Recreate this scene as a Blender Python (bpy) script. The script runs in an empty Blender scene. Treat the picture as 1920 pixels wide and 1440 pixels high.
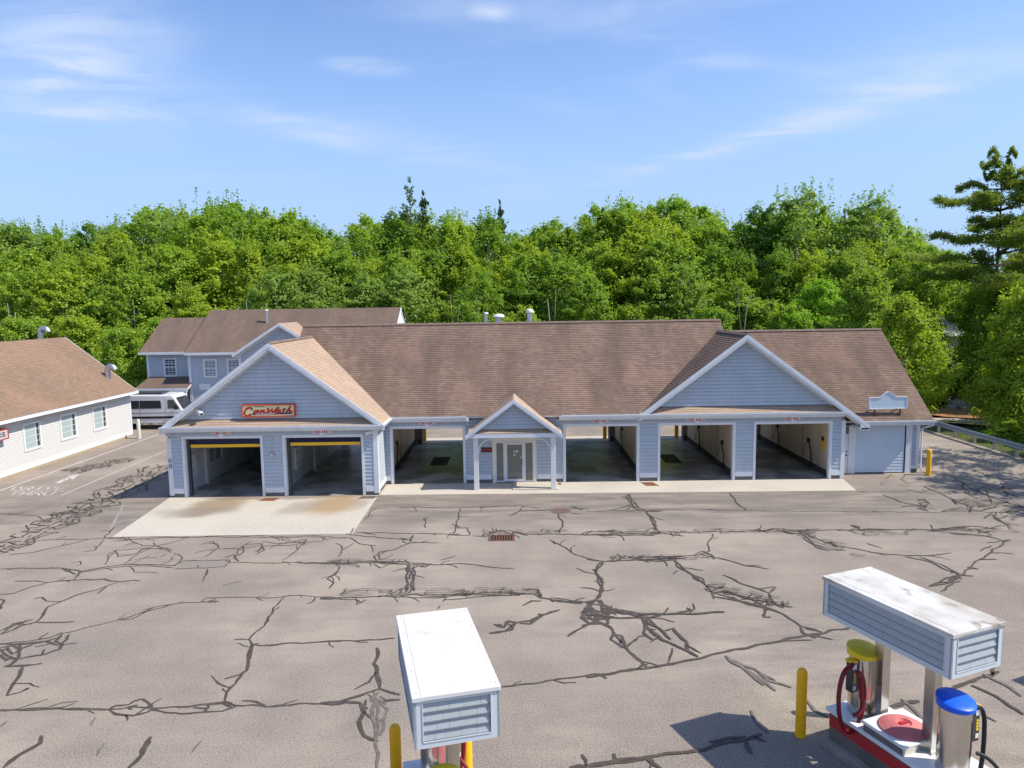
import bpy, math, random
import numpy as np
from mathutils import Vector, Matrix
C = bpy.context.scene.collection
S = bpy.context.scene
R_ = math.radians

# ---------------------------------------------------------------- camera
PITCH, ROLL, YAW, CAMH, CAMD, FPX = .1096, -.0146, .0093, 8.95, 35.42, 1333.0
_F = np.array([-math.sin(YAW)*math.cos(PITCH), math.cos(YAW)*math.cos(PITCH), -math.sin(PITCH)])
_R = np.array([math.cos(YAW), math.sin(YAW), 0.]); _U = np.cross(_R, _F)
_R2 = _R*math.cos(ROLL)+_U*math.sin(ROLL); _U2 = -_R*math.sin(ROLL)+_U*math.cos(ROLL)
_C = np.array([0, -CAMD, CAMH])
cam_d = bpy.data.cameras.new('camera'); cam = bpy.data.objects.new('camera', cam_d); C.objects.link(cam)
M = Matrix(((_R2[0], _U2[0], -_F[0], _C[0]), (_R2[1], _U2[1], -_F[1], _C[1]), (_R2[2], _U2[2], -_F[2], _C[2]), (0, 0, 0, 1)))
cam.matrix_world = M
cam_d.sensor_width = 36; cam_d.lens = FPX/1920*36; cam_d.clip_end = 6000
S.camera = cam
def G(u, v, z=0.0):          # point of the ground seen at pixel u, v of the survey photograph
    d = _F*FPX+_R2*(u-960)-_U2*(v-720)
    p = _C+d*((z-_C[2])/d[2]); return (float(p[0]), float(p[1]))

# ---------------------------------------------------------------- light
EL, AZ = R_(49.5), R_(-10.0)            # sun to the right of the picture, a little in front of the facade
sv = Vector((math.cos(EL)*math.cos(AZ), math.cos(EL)*math.sin(AZ), math.sin(EL)))
sun_d = bpy.data.lights.new('sun', 'SUN'); sun = bpy.data.objects.new('sun', sun_d); C.objects.link(sun)
sun_d.energy = 3.9; sun_d.angle = R_(.5); sun_d.color = (1, .93, .82)
sun.rotation_euler = sv.to_track_quat('Z', 'Y').to_euler()
W = bpy.data.worlds.new("World"); S.world = W; W.use_nodes = True
wn = W.node_tree; wn.nodes.clear()
def wN(t, **k):
    n = wn.nodes.new(t)
    for a, b in k.items(): setattr(n, a, b)
    return n
sky = wN('ShaderNodeTexSky', sky_type='NISHITA'); sky.sun_disc = False
sky.sun_elevation = EL; sky.sun_rotation = R_(90)-AZ; sky.altitude = 0; sky.air_density = 1.0; sky.dust_density = .6; sky.ozone_density = 2.5
wtc = wN('ShaderNodeTexCoord')
hs = wN('ShaderNodeHueSaturation'); hs.inputs['Saturation'].default_value = 1.12; hs.inputs['Hue'].default_value = .508; hs.inputs['Value'].default_value = 1.0
wn.links.new(sky.outputs[0], hs.inputs['Color'])
bg = wN('ShaderNodeBackground'); bg.inputs[1].default_value = .15
wo = wN('ShaderNodeOutputWorld')
def wm(op, a, b=None, c=None):
    n = wN('ShaderNodeMath', operation=op)
    for i, x in enumerate((a, b, c)):
        if x is None: continue
        if isinstance(x, (int, float)): n.inputs[i].default_value = x
        else: wn.links.new(x, n.inputs[i])
    return n.outputs[0]
sep = wN('ShaderNodeSeparateXYZ'); wn.links.new(wtc.outputs['Generated'], sep.inputs[0])
# cirrus: direction projected on a high flat layer, stretched noise
dz = wm('MAXIMUM', sep.outputs[2], .02)
px_ = wm('DIVIDE', sep.outputs[0], wm('ADD', dz, .06)); py_ = wm('DIVIDE', sep.outputs[1], wm('ADD', dz, .06))
comb = wN('ShaderNodeCombineXYZ'); wn.links.new(px_, comb.inputs[0]); wn.links.new(py_, comb.inputs[1])
def cirrus(rot, sc, scale, lo, hi, off):
    mp = wN('ShaderNodeMapping'); mp.inputs['Rotation'].default_value = (0, 0, R_(rot)); mp.inputs['Scale'].default_value = sc; mp.inputs['Location'].default_value = off
    wn.links.new(comb.outputs[0], mp.inputs[0])
    nz = wN('ShaderNodeTexNoise'); nz.inputs['Scale'].default_value = scale; nz.inputs['Detail'].default_value = 7; nz.inputs['Roughness'].default_value = .55; nz.inputs['Distortion'].default_value = .9
    wn.links.new(mp.outputs[0], nz.inputs['Vector'])
    mr = wN('ShaderNodeMapRange'); mr.interpolation_type = 'SMOOTHSTEP'; mr.inputs['From Min'].default_value = lo; mr.inputs['From Max'].default_value = hi
    wn.links.new(nz.outputs[0], mr.inputs[0]); return mr.outputs[0]
def blob(x0, y0, ax, ay, rot, soft=1.0):    # soft elliptical region of the cloud layer
    mp = wN('ShaderNodeMapping', vector_type='TEXTURE'); mp.inputs['Location'].default_value = (x0, y0, 0); mp.inputs['Rotation'].default_value = (0, 0, R_(rot)); mp.inputs['Scale'].default_value = (ax, ay, 1)
    wn.links.new(comb.outputs[0], mp.inputs[0])
    ln = wN('ShaderNodeVectorMath', operation='LENGTH'); wn.links.new(mp.outputs[0], ln.inputs[0])
    mr = wN('ShaderNodeMapRange'); mr.interpolation_type = 'SMOOTHSTEP'; mr.inputs['From Min'].default_value = soft; mr.inputs['From Max'].default_value = 0
    wn.links.new(ln.outputs['Value'], mr.inputs[0]); return mr.outputs[0]
def dirp(u, v):     # cloud layer point of a sky direction
    d = _F*FPX+_R2*(u-960)-_U2*(v-720); d /= np.linalg.norm(d)
    return d[0]/(d[2]+.06), d[1]/(d[2]+.06)
n1 = cirrus(20, (1, 1.8, 1), .7, .46, .80, (3, 1, 0)); n2 = cirrus(-25, (1, 2.3, 1), 1.7, .32, .66, (7, 2, 0))
acc = wm('MULTIPLY', n1, .34)
for u0, v0, u1, v1, w_, st in ((20, 195, 330, 215, .26, .85), (-60, 70, 260, 150, .9, .75), (-200, 150, 420, 210, .7, .35), (380, 190, 700, 280, .30, .25), (880, 20, 960, 28, .09, .6), (610, 120, 760, 132, .13, .55), (1130, 345, 1920, 125, .30, .85), (1500, 200, 1990, 60, .5, .4), (380, 190, 1100, 370, .35, .4),
                               (850, 350, 1070, 380, .35, .35), (1240, 185, 1290, 190, .10, .25), (1400, 395, 1560, 385, .30, .45), (650, 405, 760, 395, .3, .35), (1300, 110, 1420, 125, .12, .2), (1150, 10, 1200, 15, .08, .25)):
    a = dirp(u0, v0); b = dirp(u1, v1)
    cx, cy = (a[0]+b[0])/2, (a[1]+b[1])/2; L_ = math.hypot(b[0]-a[0], b[1]-a[1]); an = math.degrees(math.atan2(b[1]-a[1], b[0]-a[0]))
    bl = blob(cx, cy, L_*.75, w_*max(1, 1), an)
    acc = wm('ADD', acc, wm('MULTIPLY', wm('MULTIPLY', bl, wm('ADD', wm('MULTIPLY', n2, .95), .15)), st))
for u0, v0, u1, v1, w_, st in ((1100, 352, 1930, 118, .13, .30), (1300, 300, 1960, 85, .30, .18), (-40, 205, 300, 218, .10, .35), (420, 190, 800, 330, .16, .16)):
    a = dirp(u0, v0); b = dirp(u1, v1); L_ = math.hypot(b[0]-a[0], b[1]-a[1]); an = math.degrees(math.atan2(b[1]-a[1], b[0]-a[0]))
    acc = wm('ADD', acc, wm('MULTIPLY', wm('MULTIPLY', blob((a[0]+b[0])/2, (a[1]+b[1])/2, L_*.7, w_, an), wm('ADD', wm('MULTIPLY', n2, .5), .5)), st))
# a little milky air low down
hz = wN('ShaderNodeMapRange'); hz.interpolation_type = 'SMOOTHSTEP'; hz.inputs['From Min'].default_value = .42; hz.inputs['From Max'].default_value = 0; hz.inputs['To Max'].default_value = .92
wn.links.new(sep.outputs[2], hz.inputs[0])
acc = wm('MINIMUM', acc, .9)
mixc = wN('ShaderNodeMix', data_type='RGBA'); wn.links.new(acc, mixc.inputs[0]); wn.links.new(hs.outputs[0], mixc.inputs[6]); mixc.inputs[7].default_value = (3.6, 4.0, 4.8, 1)
mixh = wN('ShaderNodeMix', data_type='RGBA'); wn.links.new(hz.outputs[0], mixh.inputs[0]); wn.links.new(mixc.outputs[2], mixh.inputs[6]); mixh.inputs[7].default_value = (1.8, 2.7, 4.35, 1)
wn.links.new(mixh.outputs[2], bg.inputs[0]); wn.links.new(bg.outputs[0], wo.inputs[0])
S.view_settings.view_transform = 'Standard'; S.view_settings.look = 'None'; S.view_settings.exposure = .55; S.view_settings.gamma = 1
S.view_settings.use_curve_mapping = False
S.cycles.max_bounces = 6; S.cycles.transparent_max_bounces = 8; S.cycles.diffuse_bounces = 3

# ---------------------------------------------------------------- materials
def mat(name, col=(.5, .5, .5), rough=.8, metal=0.0, noise=None, bump=None, spec=.3, coords='Object', stretch=(1, 1, 1)):
    m = bpy.data.materials.new(name); m.use_nodes = True; t = m.node_tree; b = t.nodes['Principled BSDF']
    b.inputs['Base Color'].default_value = (*col, 1); b.inputs['Roughness'].default_value = rough; b.inputs['Metallic'].default_value = metal
    b.inputs['Specular IOR Level'].default_value = spec
    tc = t.nodes.new('ShaderNodeTexCoord'); mp = t.nodes.new('ShaderNodeMapping'); mp.inputs['Scale'].default_value = stretch
    t.links.new(tc.outputs[coords], mp.inputs[0])
    if noise:                                   # list of (scale, detail, colour, lo, hi)
        prev = None
        for sc, de, c2, lo, hi in noise:
            nz = t.nodes.new('ShaderNodeTexNoise'); nz.inputs['Scale'].default_value = sc; nz.inputs['Detail'].default_value = de; t.links.new(mp.outputs[0], nz.inputs['Vector'])
            mr = t.nodes.new('ShaderNodeMapRange'); mr.inputs['From Min'].default_value = lo; mr.inputs['From Max'].default_value = hi; t.links.new(nz.outputs[0], mr.inputs[0])
            mx = t.nodes.new('ShaderNodeMix'); mx.data_type = 'RGBA'; t.links.new(mr.outputs[0], mx.inputs[0])
            if prev is None: mx.inputs[6].default_value = (*col, 1)
            else: t.links.new(prev, mx.inputs[6])
            mx.inputs[7].default_value = (*c2, 1); prev = mx.outputs[2]
        t.links.new(prev, b.inputs['Base Color'])
    if bump:
        nz = t.nodes.new('ShaderNodeTexNoise'); nz.inputs['Scale'].default_value = bump[0]; nz.inputs['Detail'].default_value = 4; t.links.new(mp.outputs[0], nz.inputs['Vector'])
        bp = t.nodes.new('ShaderNodeBump'); bp.inputs['Strength'].default_value = bump[1]; bp.inputs['Distance'].default_value = bump[2]
        t.links.new(nz.outputs[0], bp.inputs['Height']); t.links.new(bp.outputs[0], b.inputs['Normal'])
    return m
def shingle(name, c1, c2, stain, st_amt, sc=1.0):
    m = bpy.data.materials.new(name); m.use_nodes = True; t = m.node_tree; b = t.nodes['Principled BSDF']; b.inputs['Roughness'].default_value = .95; b.inputs['Specular IOR Level'].default_value = .1
    uv = t.nodes.new('ShaderNodeUVMap'); uv.uv_map = 'UVMap'
    br = t.nodes.new('ShaderNodeTexBrick'); br.inputs['Scale'].default_value = 1; br.inputs['Brick Width'].default_value = .30; br.inputs['Row Height'].default_value = .145
    br.inputs['Mortar Size'].default_value = .006; br.inputs['Mortar Smooth'].default_value = .3; br.inputs['Color1'].default_value = (*c1, 1); br.inputs['Color2'].default_value = (*c2, 1); br.inputs['Mortar'].default_value = (c2[0]*.6, c2[1]*.6, c2[2]*.6, 1)
    t.links.new(uv.outputs[0], br.inputs['Vector'])
    cur = br.outputs['Color']
    for (sx, sy, s0, lo, hi, col, amt) in ((.5, .12, 1.4, .42, .66, stain, st_amt), (2.2, .8, 1.0, .45, .75, stain, st_amt*.6), (14, 20, 1.0, .35, .8, (c1[0]*1.35, c1[1]*1.3, c1[2]*1.25), .55), (.35, .3, 1.0, .5, .75, (c1[0]*1.3, c1[1]*1.15, c1[2]*1.1), .5)):
        mp = t.nodes.new('ShaderNodeMapping'); mp.inputs['Scale'].default_value = (sx*sc, sy*sc, 1); t.links.new(uv.outputs[0], mp.inputs[0])
        nz = t.nodes.new('ShaderNodeTexNoise'); nz.inputs['Scale'].default_value = s0; nz.inputs['Detail'].default_value = 5; t.links.new(mp.outputs[0], nz.inputs['Vector'])
        mr = t.nodes.new('ShaderNodeMapRange'); mr.inputs['From Min'].default_value = lo; mr.inputs['From Max'].default_value = hi; mr.inputs['To Max'].default_value = amt; t.links.new(nz.outputs[0], mr.inputs[0])
        mx = t.nodes.new('ShaderNodeMix'); mx.data_type = 'RGBA'; t.links.new(mr.outputs[0], mx.inputs[0]); t.links.new(cur, mx.inputs[6]); mx.inputs[7].default_value = (*col, 1); cur = mx.outputs[2]
    t.links.new(cur, b.inputs['Base Color'])
    nz = t.nodes.new('ShaderNodeTexNoise'); nz.inputs['Scale'].default_value = 60; t.links.new(uv.outputs[0], nz.inputs['Vector'])
    bp = t.nodes.new('ShaderNodeBump'); bp.inputs['Strength'].default_value = .6; bp.inputs['Distance'].default_value = .01; t.links.new(nz.outputs[0], bp.inputs['Height']); t.links.new(bp.outputs[0], b.inputs['Normal'])
    return m
def leafmat(name, base):
    m = bpy.data.materials.new(name); m.use_nodes = True; t = m.node_tree; b = t.nodes['Principled BSDF']; b.inputs['Roughness'].default_value = .55; b.inputs['Specular IOR Level'].default_value = .25
    oi = t.nodes.new('ShaderNodeObjectInfo'); at = t.nodes.new('ShaderNodeAttribute'); at.attribute_name = 'tone'
    mul = t.nodes.new('ShaderNodeMix'); mul.data_type = 'RGBA'; mul.blend_type = 'MULTIPLY'; mul.inputs[0].default_value = 1
    cr = t.nodes.new('ShaderNodeMix'); cr.data_type = 'RGBA'; cr.inputs[6].default_value = (base[0]*.72, base[1]*.80, base[2]*.9, 1); cr.inputs[7].default_value = (base[0]*1.28, base[1]*1.15, base[2]*1.0, 1)
    t.links.new(at.outputs['Fac'], cr.inputs[0]); t.links.new(cr.outputs[2], mul.inputs[6]); t.links.new(oi.outputs['Color'], mul.inputs[7])
    t.links.new(mul.outputs[2], b.inputs['Base Color'])
    tr = t.nodes.new('ShaderNodeBsdfTranslucent'); t2 = t.nodes.new('ShaderNodeMix'); t2.data_type = 'RGBA'; t2.blend_type = 'MULTIPLY'; t2.inputs[0].default_value = 1
    t.links.new(mul.outputs[2], t2.inputs[6]); t2.inputs[7].default_value = (1.5, 1.5, .7, 1); t.links.new(t2.outputs[2], tr.inputs[0])
    ms = t.nodes.new('ShaderNodeMixShader'); ms.inputs[0].default_value = .45; t.links.new(b.outputs[0], ms.inputs[1]); t.links.new(tr.outputs[0], ms.inputs[2])
    t.links.new(ms.outputs[0], t.nodes['Material Output'].inputs[0]); return m
def glassmat(name, col, rough=.06, spec=.6):
    return mat(name, col, rough, 0, spec=spec)

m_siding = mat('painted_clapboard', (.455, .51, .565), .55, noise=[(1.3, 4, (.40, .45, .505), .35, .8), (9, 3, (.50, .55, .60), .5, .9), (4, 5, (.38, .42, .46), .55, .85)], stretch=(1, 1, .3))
m_sedge = mat('lap_shade_edge', (.25, .29, .345), .7, noise=[(1.5, 4, (.33, .38, .44), .45, .8)])  # darker board bottoms: the shade line of the laps, painted in
m_wclap = mat('white_clapboard', (.61, .61, .59), .5)
m_wedge = mat('white_lap_shade_edge', (.42, .42, .41), .7)  # same painted lap shade for the white boards
M_SID = [m_siding, m_sedge]
m_trim = mat('white_trim', (.70, .72, .74), .5, noise=[(3, 4, (.60, .62, .64), .45, .85)])
m_found = mat('foundation_concrete', (.13, .125, .12), .9, noise=[(6, 5, (.2, .19, .18), .4, .8)], bump=(25, .4, .01))
m_tanfound = mat('tan_foundation', (.42, .34, .22), .9, noise=[(4, 5, (.34, .27, .18), .4, .7)])
m_capm = mat('ridge_shingle', (.2, .14, .115), .95, noise=[(3, 4, (.13, .1, .08), .4, .7)])
m_roof = shingle('weathered_brown_shingles', (.25, .175, .137), (.158, .112, .088), (.085, .067, .05), .8)
m_rooft = shingle('tan_shingles', (.42, .315, .235), (.335, .25, .18), (.28, .215, .16), .35)
m_roofl = shingle('orange_brown_shingles', (.275, .19, .135), (.205, .142, .102), (.165, .12, .085), .5)
m_roofb = shingle('mossy_brown_shingles', (.215, .155, .118), (.165, .12, .092), (.11, .09, .08), .8)
m_dark = mat('dark_void', (.015, .015, .016), .9)
m_navy = mat('navy_rollup_slats', (.035, .04, .10), .5)
m_yel = mat('yellow_door_bar', (.85, .50, .03), .45)
m_tan = mat('tan_wall_panel', (.78, .64, .45), .5, noise=[(.8, 5, (.58, .46, .31), .4, .75), (5, 4, (.7, .6, .45), .5, .9)], spec=.4, stretch=(1, 1, .3))
m_greyw = mat('grey_wall_panel', (.66, .66, .63), .5, noise=[(1.2, 5, (.48, .48, .46), .4, .8)])
m_floor = mat('wet_bay_floor', (.44, .42, .385), .34, noise=[(.6, 7, (.17, .16, .145), .46, .56), (9, 5, (.24, .23, .21), .4, .8)], spec=.35)
m_glass = glassmat('dark_glass', (.03, .035, .04))
m_glasse = glassmat('grey_reflective_glass', (.17, .17, .15), .05)
m_glass2 = glassmat('curtained_glass', (.33, .42, .42), .12)
m_glass3 = glassmat('pale_glass', (.20, .26, .32), .1)
m_conc = mat('pale_concrete', (.50, .455, .375), .85, noise=[(.35, 6, (.40, .36, .29), .45, .8), (6, 6, (.55, .50, .42), .4, .85), (60, 3, (.44, .4, .34), .5, .9)], bump=(60, .3, .005))
m_grail = mat('rail_zinc', (.26, .30, .35), .5, .3, noise=[(4, 4, (.27, .31, .36), .4, .8)])
m_metal = mat('galvanised_metal', (.60, .61, .62), .38, .9, noise=[(8, 4, (.45, .46, .48), .4, .8)])
m_steel = mat('brushed_stainless', (.62, .60, .56), .24, 1.0, noise=[(2, 3, (.5, .48, .44), .4, .8)], stretch=(1, 1, .2))
m_yb = mat('bollard_yellow', (.93, .47, .010), .4, noise=[(5, 4, (.75, .42, .02), .5, .9)])
m_white = mat('white_enamel', (.70, .70, .69), .35, noise=[(2, 5, (.74, .73, .70), .5, .9)])
m_wroof = mat('white_canopy_membrane', (.66, .66, .645), .5, noise=[(1.1, 6, (.57, .555, .52), .46, .72), (3.5, 6, (.50, .48, .44), .6, .8)])
m_wroofd = mat('stained_canopy_membrane', (.64, .635, .61), .5, noise=[(1.6, 7, (.47, .43, .36), .46, .64), (3.2, 6, (.27, .235, .19), .60, .68)], stretch=(1, .6, 1))
m_ctrim = mat('canopy_trim', (.56, .61, .635), .5)
m_shake = mat('grey_green_shakes', (.36, .40, .41), .7, noise=[(5, 5, (.38, .42, .44), .4, .8)])
m_shaked = mat('grey_green_shakes_edge', (.17, .195, .21), .8)  # dark strip paints the shade line of each shake course; also core and seam
m_black = mat('black_rubber', (.02, .02, .02), .5)
m_dred = mat('dark_red_hose', (.17, .01, .018), .45)
m_redband = mat('red_band', (.42, .03, .035), .5)
m_pink = mat('faded_red_lid', (.56, .16, .16), .6, noise=[(4, 5, (.62, .22, .21), .4, .8)])
m_lime = mat('lime_lid', (.86, .63, .03), .45, noise=[(4, 4, (.76, .56, .035), .4, .8)])
m_blue = mat('blue_lid', (.01, .11, .74), .38, noise=[(4, 4, (.02, .14, .68), .4, .8)])
m_rust = mat('rusty_plate', (.23, .08, .035), .9, noise=[(8, 5, (.12, .05, .03), .4, .8)])
m_brplate = mat('brown_plate', (.16, .10, .085), .9, noise=[(8, 5, (.10, .07, .06), .4, .8)])
m_signw = mat('sign_white', (.74, .74, .72), .5)
m_signr = mat('sign_red', (.45, .02, .03), .5)
m_orange = mat('sign_orange_red', (.62, .085, .03), .45)
m_cream = mat('sign_cream', (.66, .60, .33), .5)
m_scriptr = mat('script_red', (.50, .03, .02), .5)
m_scriptd = mat('script_outline', (.16, .03, .02), .5)
m_sblue = mat('banner_blue', (.02, .06, .25), .5)
m_paint = mat('worn_white_paint', (.56, .535, .49), .8, noise=[(7, 5, (.32, .28, .24), .44, .62)])
m_paintf = mat('faded_paint', (.30, .28, .265), .85, noise=[(6, 5, (.24, .22, .21), .4, .7)])
m_seal = mat('crack_sealant', (.066, .052, .042), .75, noise=[(5, 4, (.12, .102, .088), .45, .85)])
m_sealg = mat('thin_old_sealant', (.125, .108, .092), .85, noise=[(6, 4, (.19, .17, .16), .4, .8)])
m_patch = mat('asphalt_patch', (.25, .215, .18), .9, noise=[(9, 5, (.2, .175, .15), .4, .8)])
m_carw = mat('white_van_paint', (.68, .69, .70), .25, spec=.5)
m_card = mat('dark_car_paint', (.045, .05, .06), .25, spec=.5)
m_carg = mat('grey_car_paint', (.22, .23, .25), .3, .4)
m_bark = mat('bark', (.13, .10, .08), .95, noise=[(6, 5, (.07, .055, .045), .4, .8)], stretch=(1, 1, .3))
m_birch = mat('pale_bark', (.42, .39, .34), .9, noise=[(7, 5, (.25, .22, .19), .45, .8)], stretch=(1, 1, .4))
m_leaf = leafmat('broad_leaves', (.265, .40, .045))
m_needle = leafmat('needles', (.13, .19, .055))
m_stone = mat('boulder', (.28, .27, .25), .9, noise=[(3, 5, (.18, .17, .16), .4, .8)], bump=(4, .6, .05))

# asphalt
m_asph = bpy.data.materials.new('old_asphalt'); m_asph.use_nodes = True
def build_asphalt():
    t = m_asph.node_tree; b = t.nodes['Principled BSDF']; b.inputs['Roughness'].default_value = .9; b.inputs['Specular IOR Level'].default_value = .15
    tc = t.nodes.new('ShaderNodeTexCoord')
    cur = None
    def layer(scale, det, st, lo, hi, col, amt, base=None, rough=.5, loc=(0, 0, 0)):
        nonlocal cur
        mp = t.nodes.new('ShaderNodeMapping'); mp.inputs['Scale'].default_value = st; mp.inputs['Location'].default_value = loc; t.links.new(tc.outputs['Object'], mp.inputs[0])
        nz = t.nodes.new('ShaderNodeTexNoise'); nz.inputs['Scale'].default_value = scale; nz.inputs['Detail'].default_value = det; nz.inputs['Roughness'].default_value = rough; t.links.new(mp.outputs[0], nz.inputs['Vector'])
        mr = t.nodes.new('ShaderNodeMapRange'); mr.inputs['From Min'].default_value = lo; mr.inputs['From Max'].default_value = hi; mr.inputs['To Max'].default_value = amt; t.links.new(nz.outputs[0], mr.inputs[0])
        mx = t.nodes.new('ShaderNodeMix'); mx.data_type = 'RGBA'; t.links.new(mr.outputs[0], mx.inputs[0])
        if base: mx.inputs[6].default_value = (*base, 1)
        else: t.links.new(cur, mx.inputs[6])
        mx.inputs[7].default_value = (*col, 1); cur = mx.outputs[2]
        return mr.outputs[0]
    layer(.11, 5, (1, 1.6, 1), .35, .7, (.195, .165, .132), 1, (.345, .288, .23))
    layer(.5, 6, (1, 1, 1), .42, .72, (.155, .132, .11), .85)
    layer(.9, 6, (.25, 1.6, 1), .46, .70, (.175, .15, .135), .6, loc=(3, 0, 0))
    layer(.23, 5, (1.4, .5, 1), .52, .70, (.15, .132, .12), .55, loc=(30, 7, 0))
    layer(.32, 4, (1, 1, 1), .58, .78, (.33, .28, .215), .6, loc=(11, 4, 0))
    # traffic grime in front of the bays: darker band of streaks
    sp = t.nodes.new('ShaderNodeSeparateXYZ'); t.links.new(tc.outputs['Object'], sp.inputs[0])
    def mth(op, a, b_=None):
        n = t.nodes.new('ShaderNodeMath'); n.operation = op
        for i, x in enumerate((a, b_)):
            if x is None: continue
            if isinstance(x, (int, float)): n.inputs[i].default_value = x
            else: t.links.new(x, n.inputs[i])
        n.use_clamp = False; return n.outputs[0]
    band = mth('SUBTRACT', 1.0, mth('MINIMUM', mth('DIVIDE', mth('ABSOLUTE', mth('ADD', sp.outputs[1], 4.3)), 3.2), 1.0))
    band = mth('MINIMUM', mth('MULTIPLY', band, 2.0), 1.0)
    mp = t.nodes.new('ShaderNodeMapping'); mp.inputs['Scale'].default_value = (.25, 1.1, 1); t.links.new(tc.outputs['Object'], mp.inputs[0])
    nz = t.nodes.new('ShaderNodeTexNoise'); nz.inputs['Scale'].default_value = 1.5; nz.inputs['Detail'].default_value = 6; t.links.new(mp.outputs[0], nz.inputs['Vector'])
    mr = t.nodes.new('ShaderNodeMapRange'); mr.inputs['From Min'].default_value = .36; mr.inputs['From Max'].default_value = .60; t.links.new(nz.outputs[0], mr.inputs[0])
    fx = mth('MULTIPLY', mth('MULTIPLY', band, mr.outputs[0]), .95)
    mx = t.nodes.new('ShaderNodeMix'); mx.data_type = 'RGBA'; t.links.new(fx, mx.inputs[0]); t.links.new(cur, mx.inputs[6]); mx.inputs[7].default_value = (.105, .093, .082, 1); cur = mx.outputs[2]
    for cx, cy, rx, ry, rz, col, am, st, lo in ((9.5, -19, 8, 7, 20, (.13, .115, .10), .75, (.35, 1.6, 1), .44), (1.5, -22.5, 4.5, 3, 0, (.15, .13, .115), .6, (1, 1, 1), .42), (-14, -21, 7, 3.5, 10, (.36, .285, .21), .5, (1, 1, 1), .44), (18, -8, 8, 5, -15, (.15, .132, .118), .55, (.4, 1.5, 1), .46),
                                                 (6.2, -20.5, 2.0, 1.6, 0, (.33, .29, .2), .8, (1, 1, 1), .40), (-22, -4, 4, 8, 20, (.30, .245, .19), .4, (1, 1, 1), .44), (-26, 6, 1.6, 12, 0, (.15, .13, .12), .7, (1, .3, 1), .42), (19, -4.5, 3, 2, 0, (.16, .14, .125), .5, (1, 1, 1), .42), (20.5, -7.2, 1.0, .5, 0, (.40, .31, .19), .8, (1, 1, 1), .38)):
        mp = t.nodes.new('ShaderNodeMapping'); mp.vector_type = 'TEXTURE'; mp.inputs['Location'].default_value = (cx, cy, 0); mp.inputs['Rotation'].default_value = (0, 0, R_(rz)); mp.inputs['Scale'].default_value = (rx, ry, 50); t.links.new(tc.outputs['Object'], mp.inputs[0])
        ln = t.nodes.new('ShaderNodeVectorMath'); ln.operation = 'LENGTH'; t.links.new(mp.outputs[0], ln.inputs[0])
        mr = t.nodes.new('ShaderNodeMapRange'); mr.interpolation_type = 'SMOOTHSTEP'; mr.inputs['From Min'].default_value = 1.1; mr.inputs['From Max'].default_value = .2; mr.inputs['To Max'].default_value = am; t.links.new(ln.outputs['Value'], mr.inputs[0])
        m2 = t.nodes.new('ShaderNodeMapping'); m2.inputs['Scale'].default_value = st; m2.inputs['Rotation'].default_value = (0, 0, R_(rz)); t.links.new(tc.outputs['Object'], m2.inputs[0])
        nz = t.nodes.new('ShaderNodeTexNoise'); nz.inputs['Scale'].default_value = 1.1; nz.inputs['Detail'].default_value = 7; nz.inputs['Roughness'].default_value = .6; t.links.new(m2.outputs[0], nz.inputs['Vector'])
        m3 = t.nodes.new('ShaderNodeMapRange'); m3.inputs['From Min'].default_value = lo; m3.inputs['From Max'].default_value = lo+.2; t.links.new(nz.outputs[0], m3.inputs[0])
        mx = t.nodes.new('ShaderNodeMix'); mx.data_type = 'RGBA'; t.links.new(mth('MULTIPLY', mr.outputs[0], m3.outputs[0]), mx.inputs[0]); t.links.new(cur, mx.inputs[6]); mx.inputs[7].default_value = (*col, 1); cur = mx.outputs[2]
    # aggregate grain
    layer(34, 2, (1, 1, 1), .44, .60, (.50, .42, .345), .5, rough=.8)
    layer(26, 2, (1, 1, 1), .52, .64, (.10, .086, .074), .55, rough=.8, loc=(5, 5, 0))
    layer(9, 4, (1, 1, 1), .5, .8, (.36, .31, .28), .35, rough=.7, loc=(2, 9, 0))
    t.links.new(cur, b.inputs['Base Color'])
    nz = t.nodes.new('ShaderNodeTexNoise'); nz.inputs['Scale'].default_value = 55; nz.inputs['Detail'].default_value = 2; t.links.new(tc.outputs['Object'], nz.inputs['Vector'])
    bp = t.nodes.new('ShaderNodeBump'); bp.inputs['Strength'].default_value = .5; bp.inputs['Distance'].default_value = .012; t.links.new(nz.outputs[0], bp.inputs['Height']); t.links.new(bp.outputs[0], b.inputs['Normal'])
build_asphalt()
m_grass = mat('grass_and_leaf_litter', (.07, .085, .025), .95, noise=[(.15, 5, (.05, .05, .025), .4, .7), (3, 5, (.11, .13, .03), .45, .8)])
m_mulch = mat('orange_mulch', (.33, .15, .06), .95, noise=[(1, 5, (.22, .13, .07), .45, .7), (8, 5, (.42, .26, .13), .5, .8)])
m_hill = mat('distant_hill', (.09, .14, .17), 1)

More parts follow.
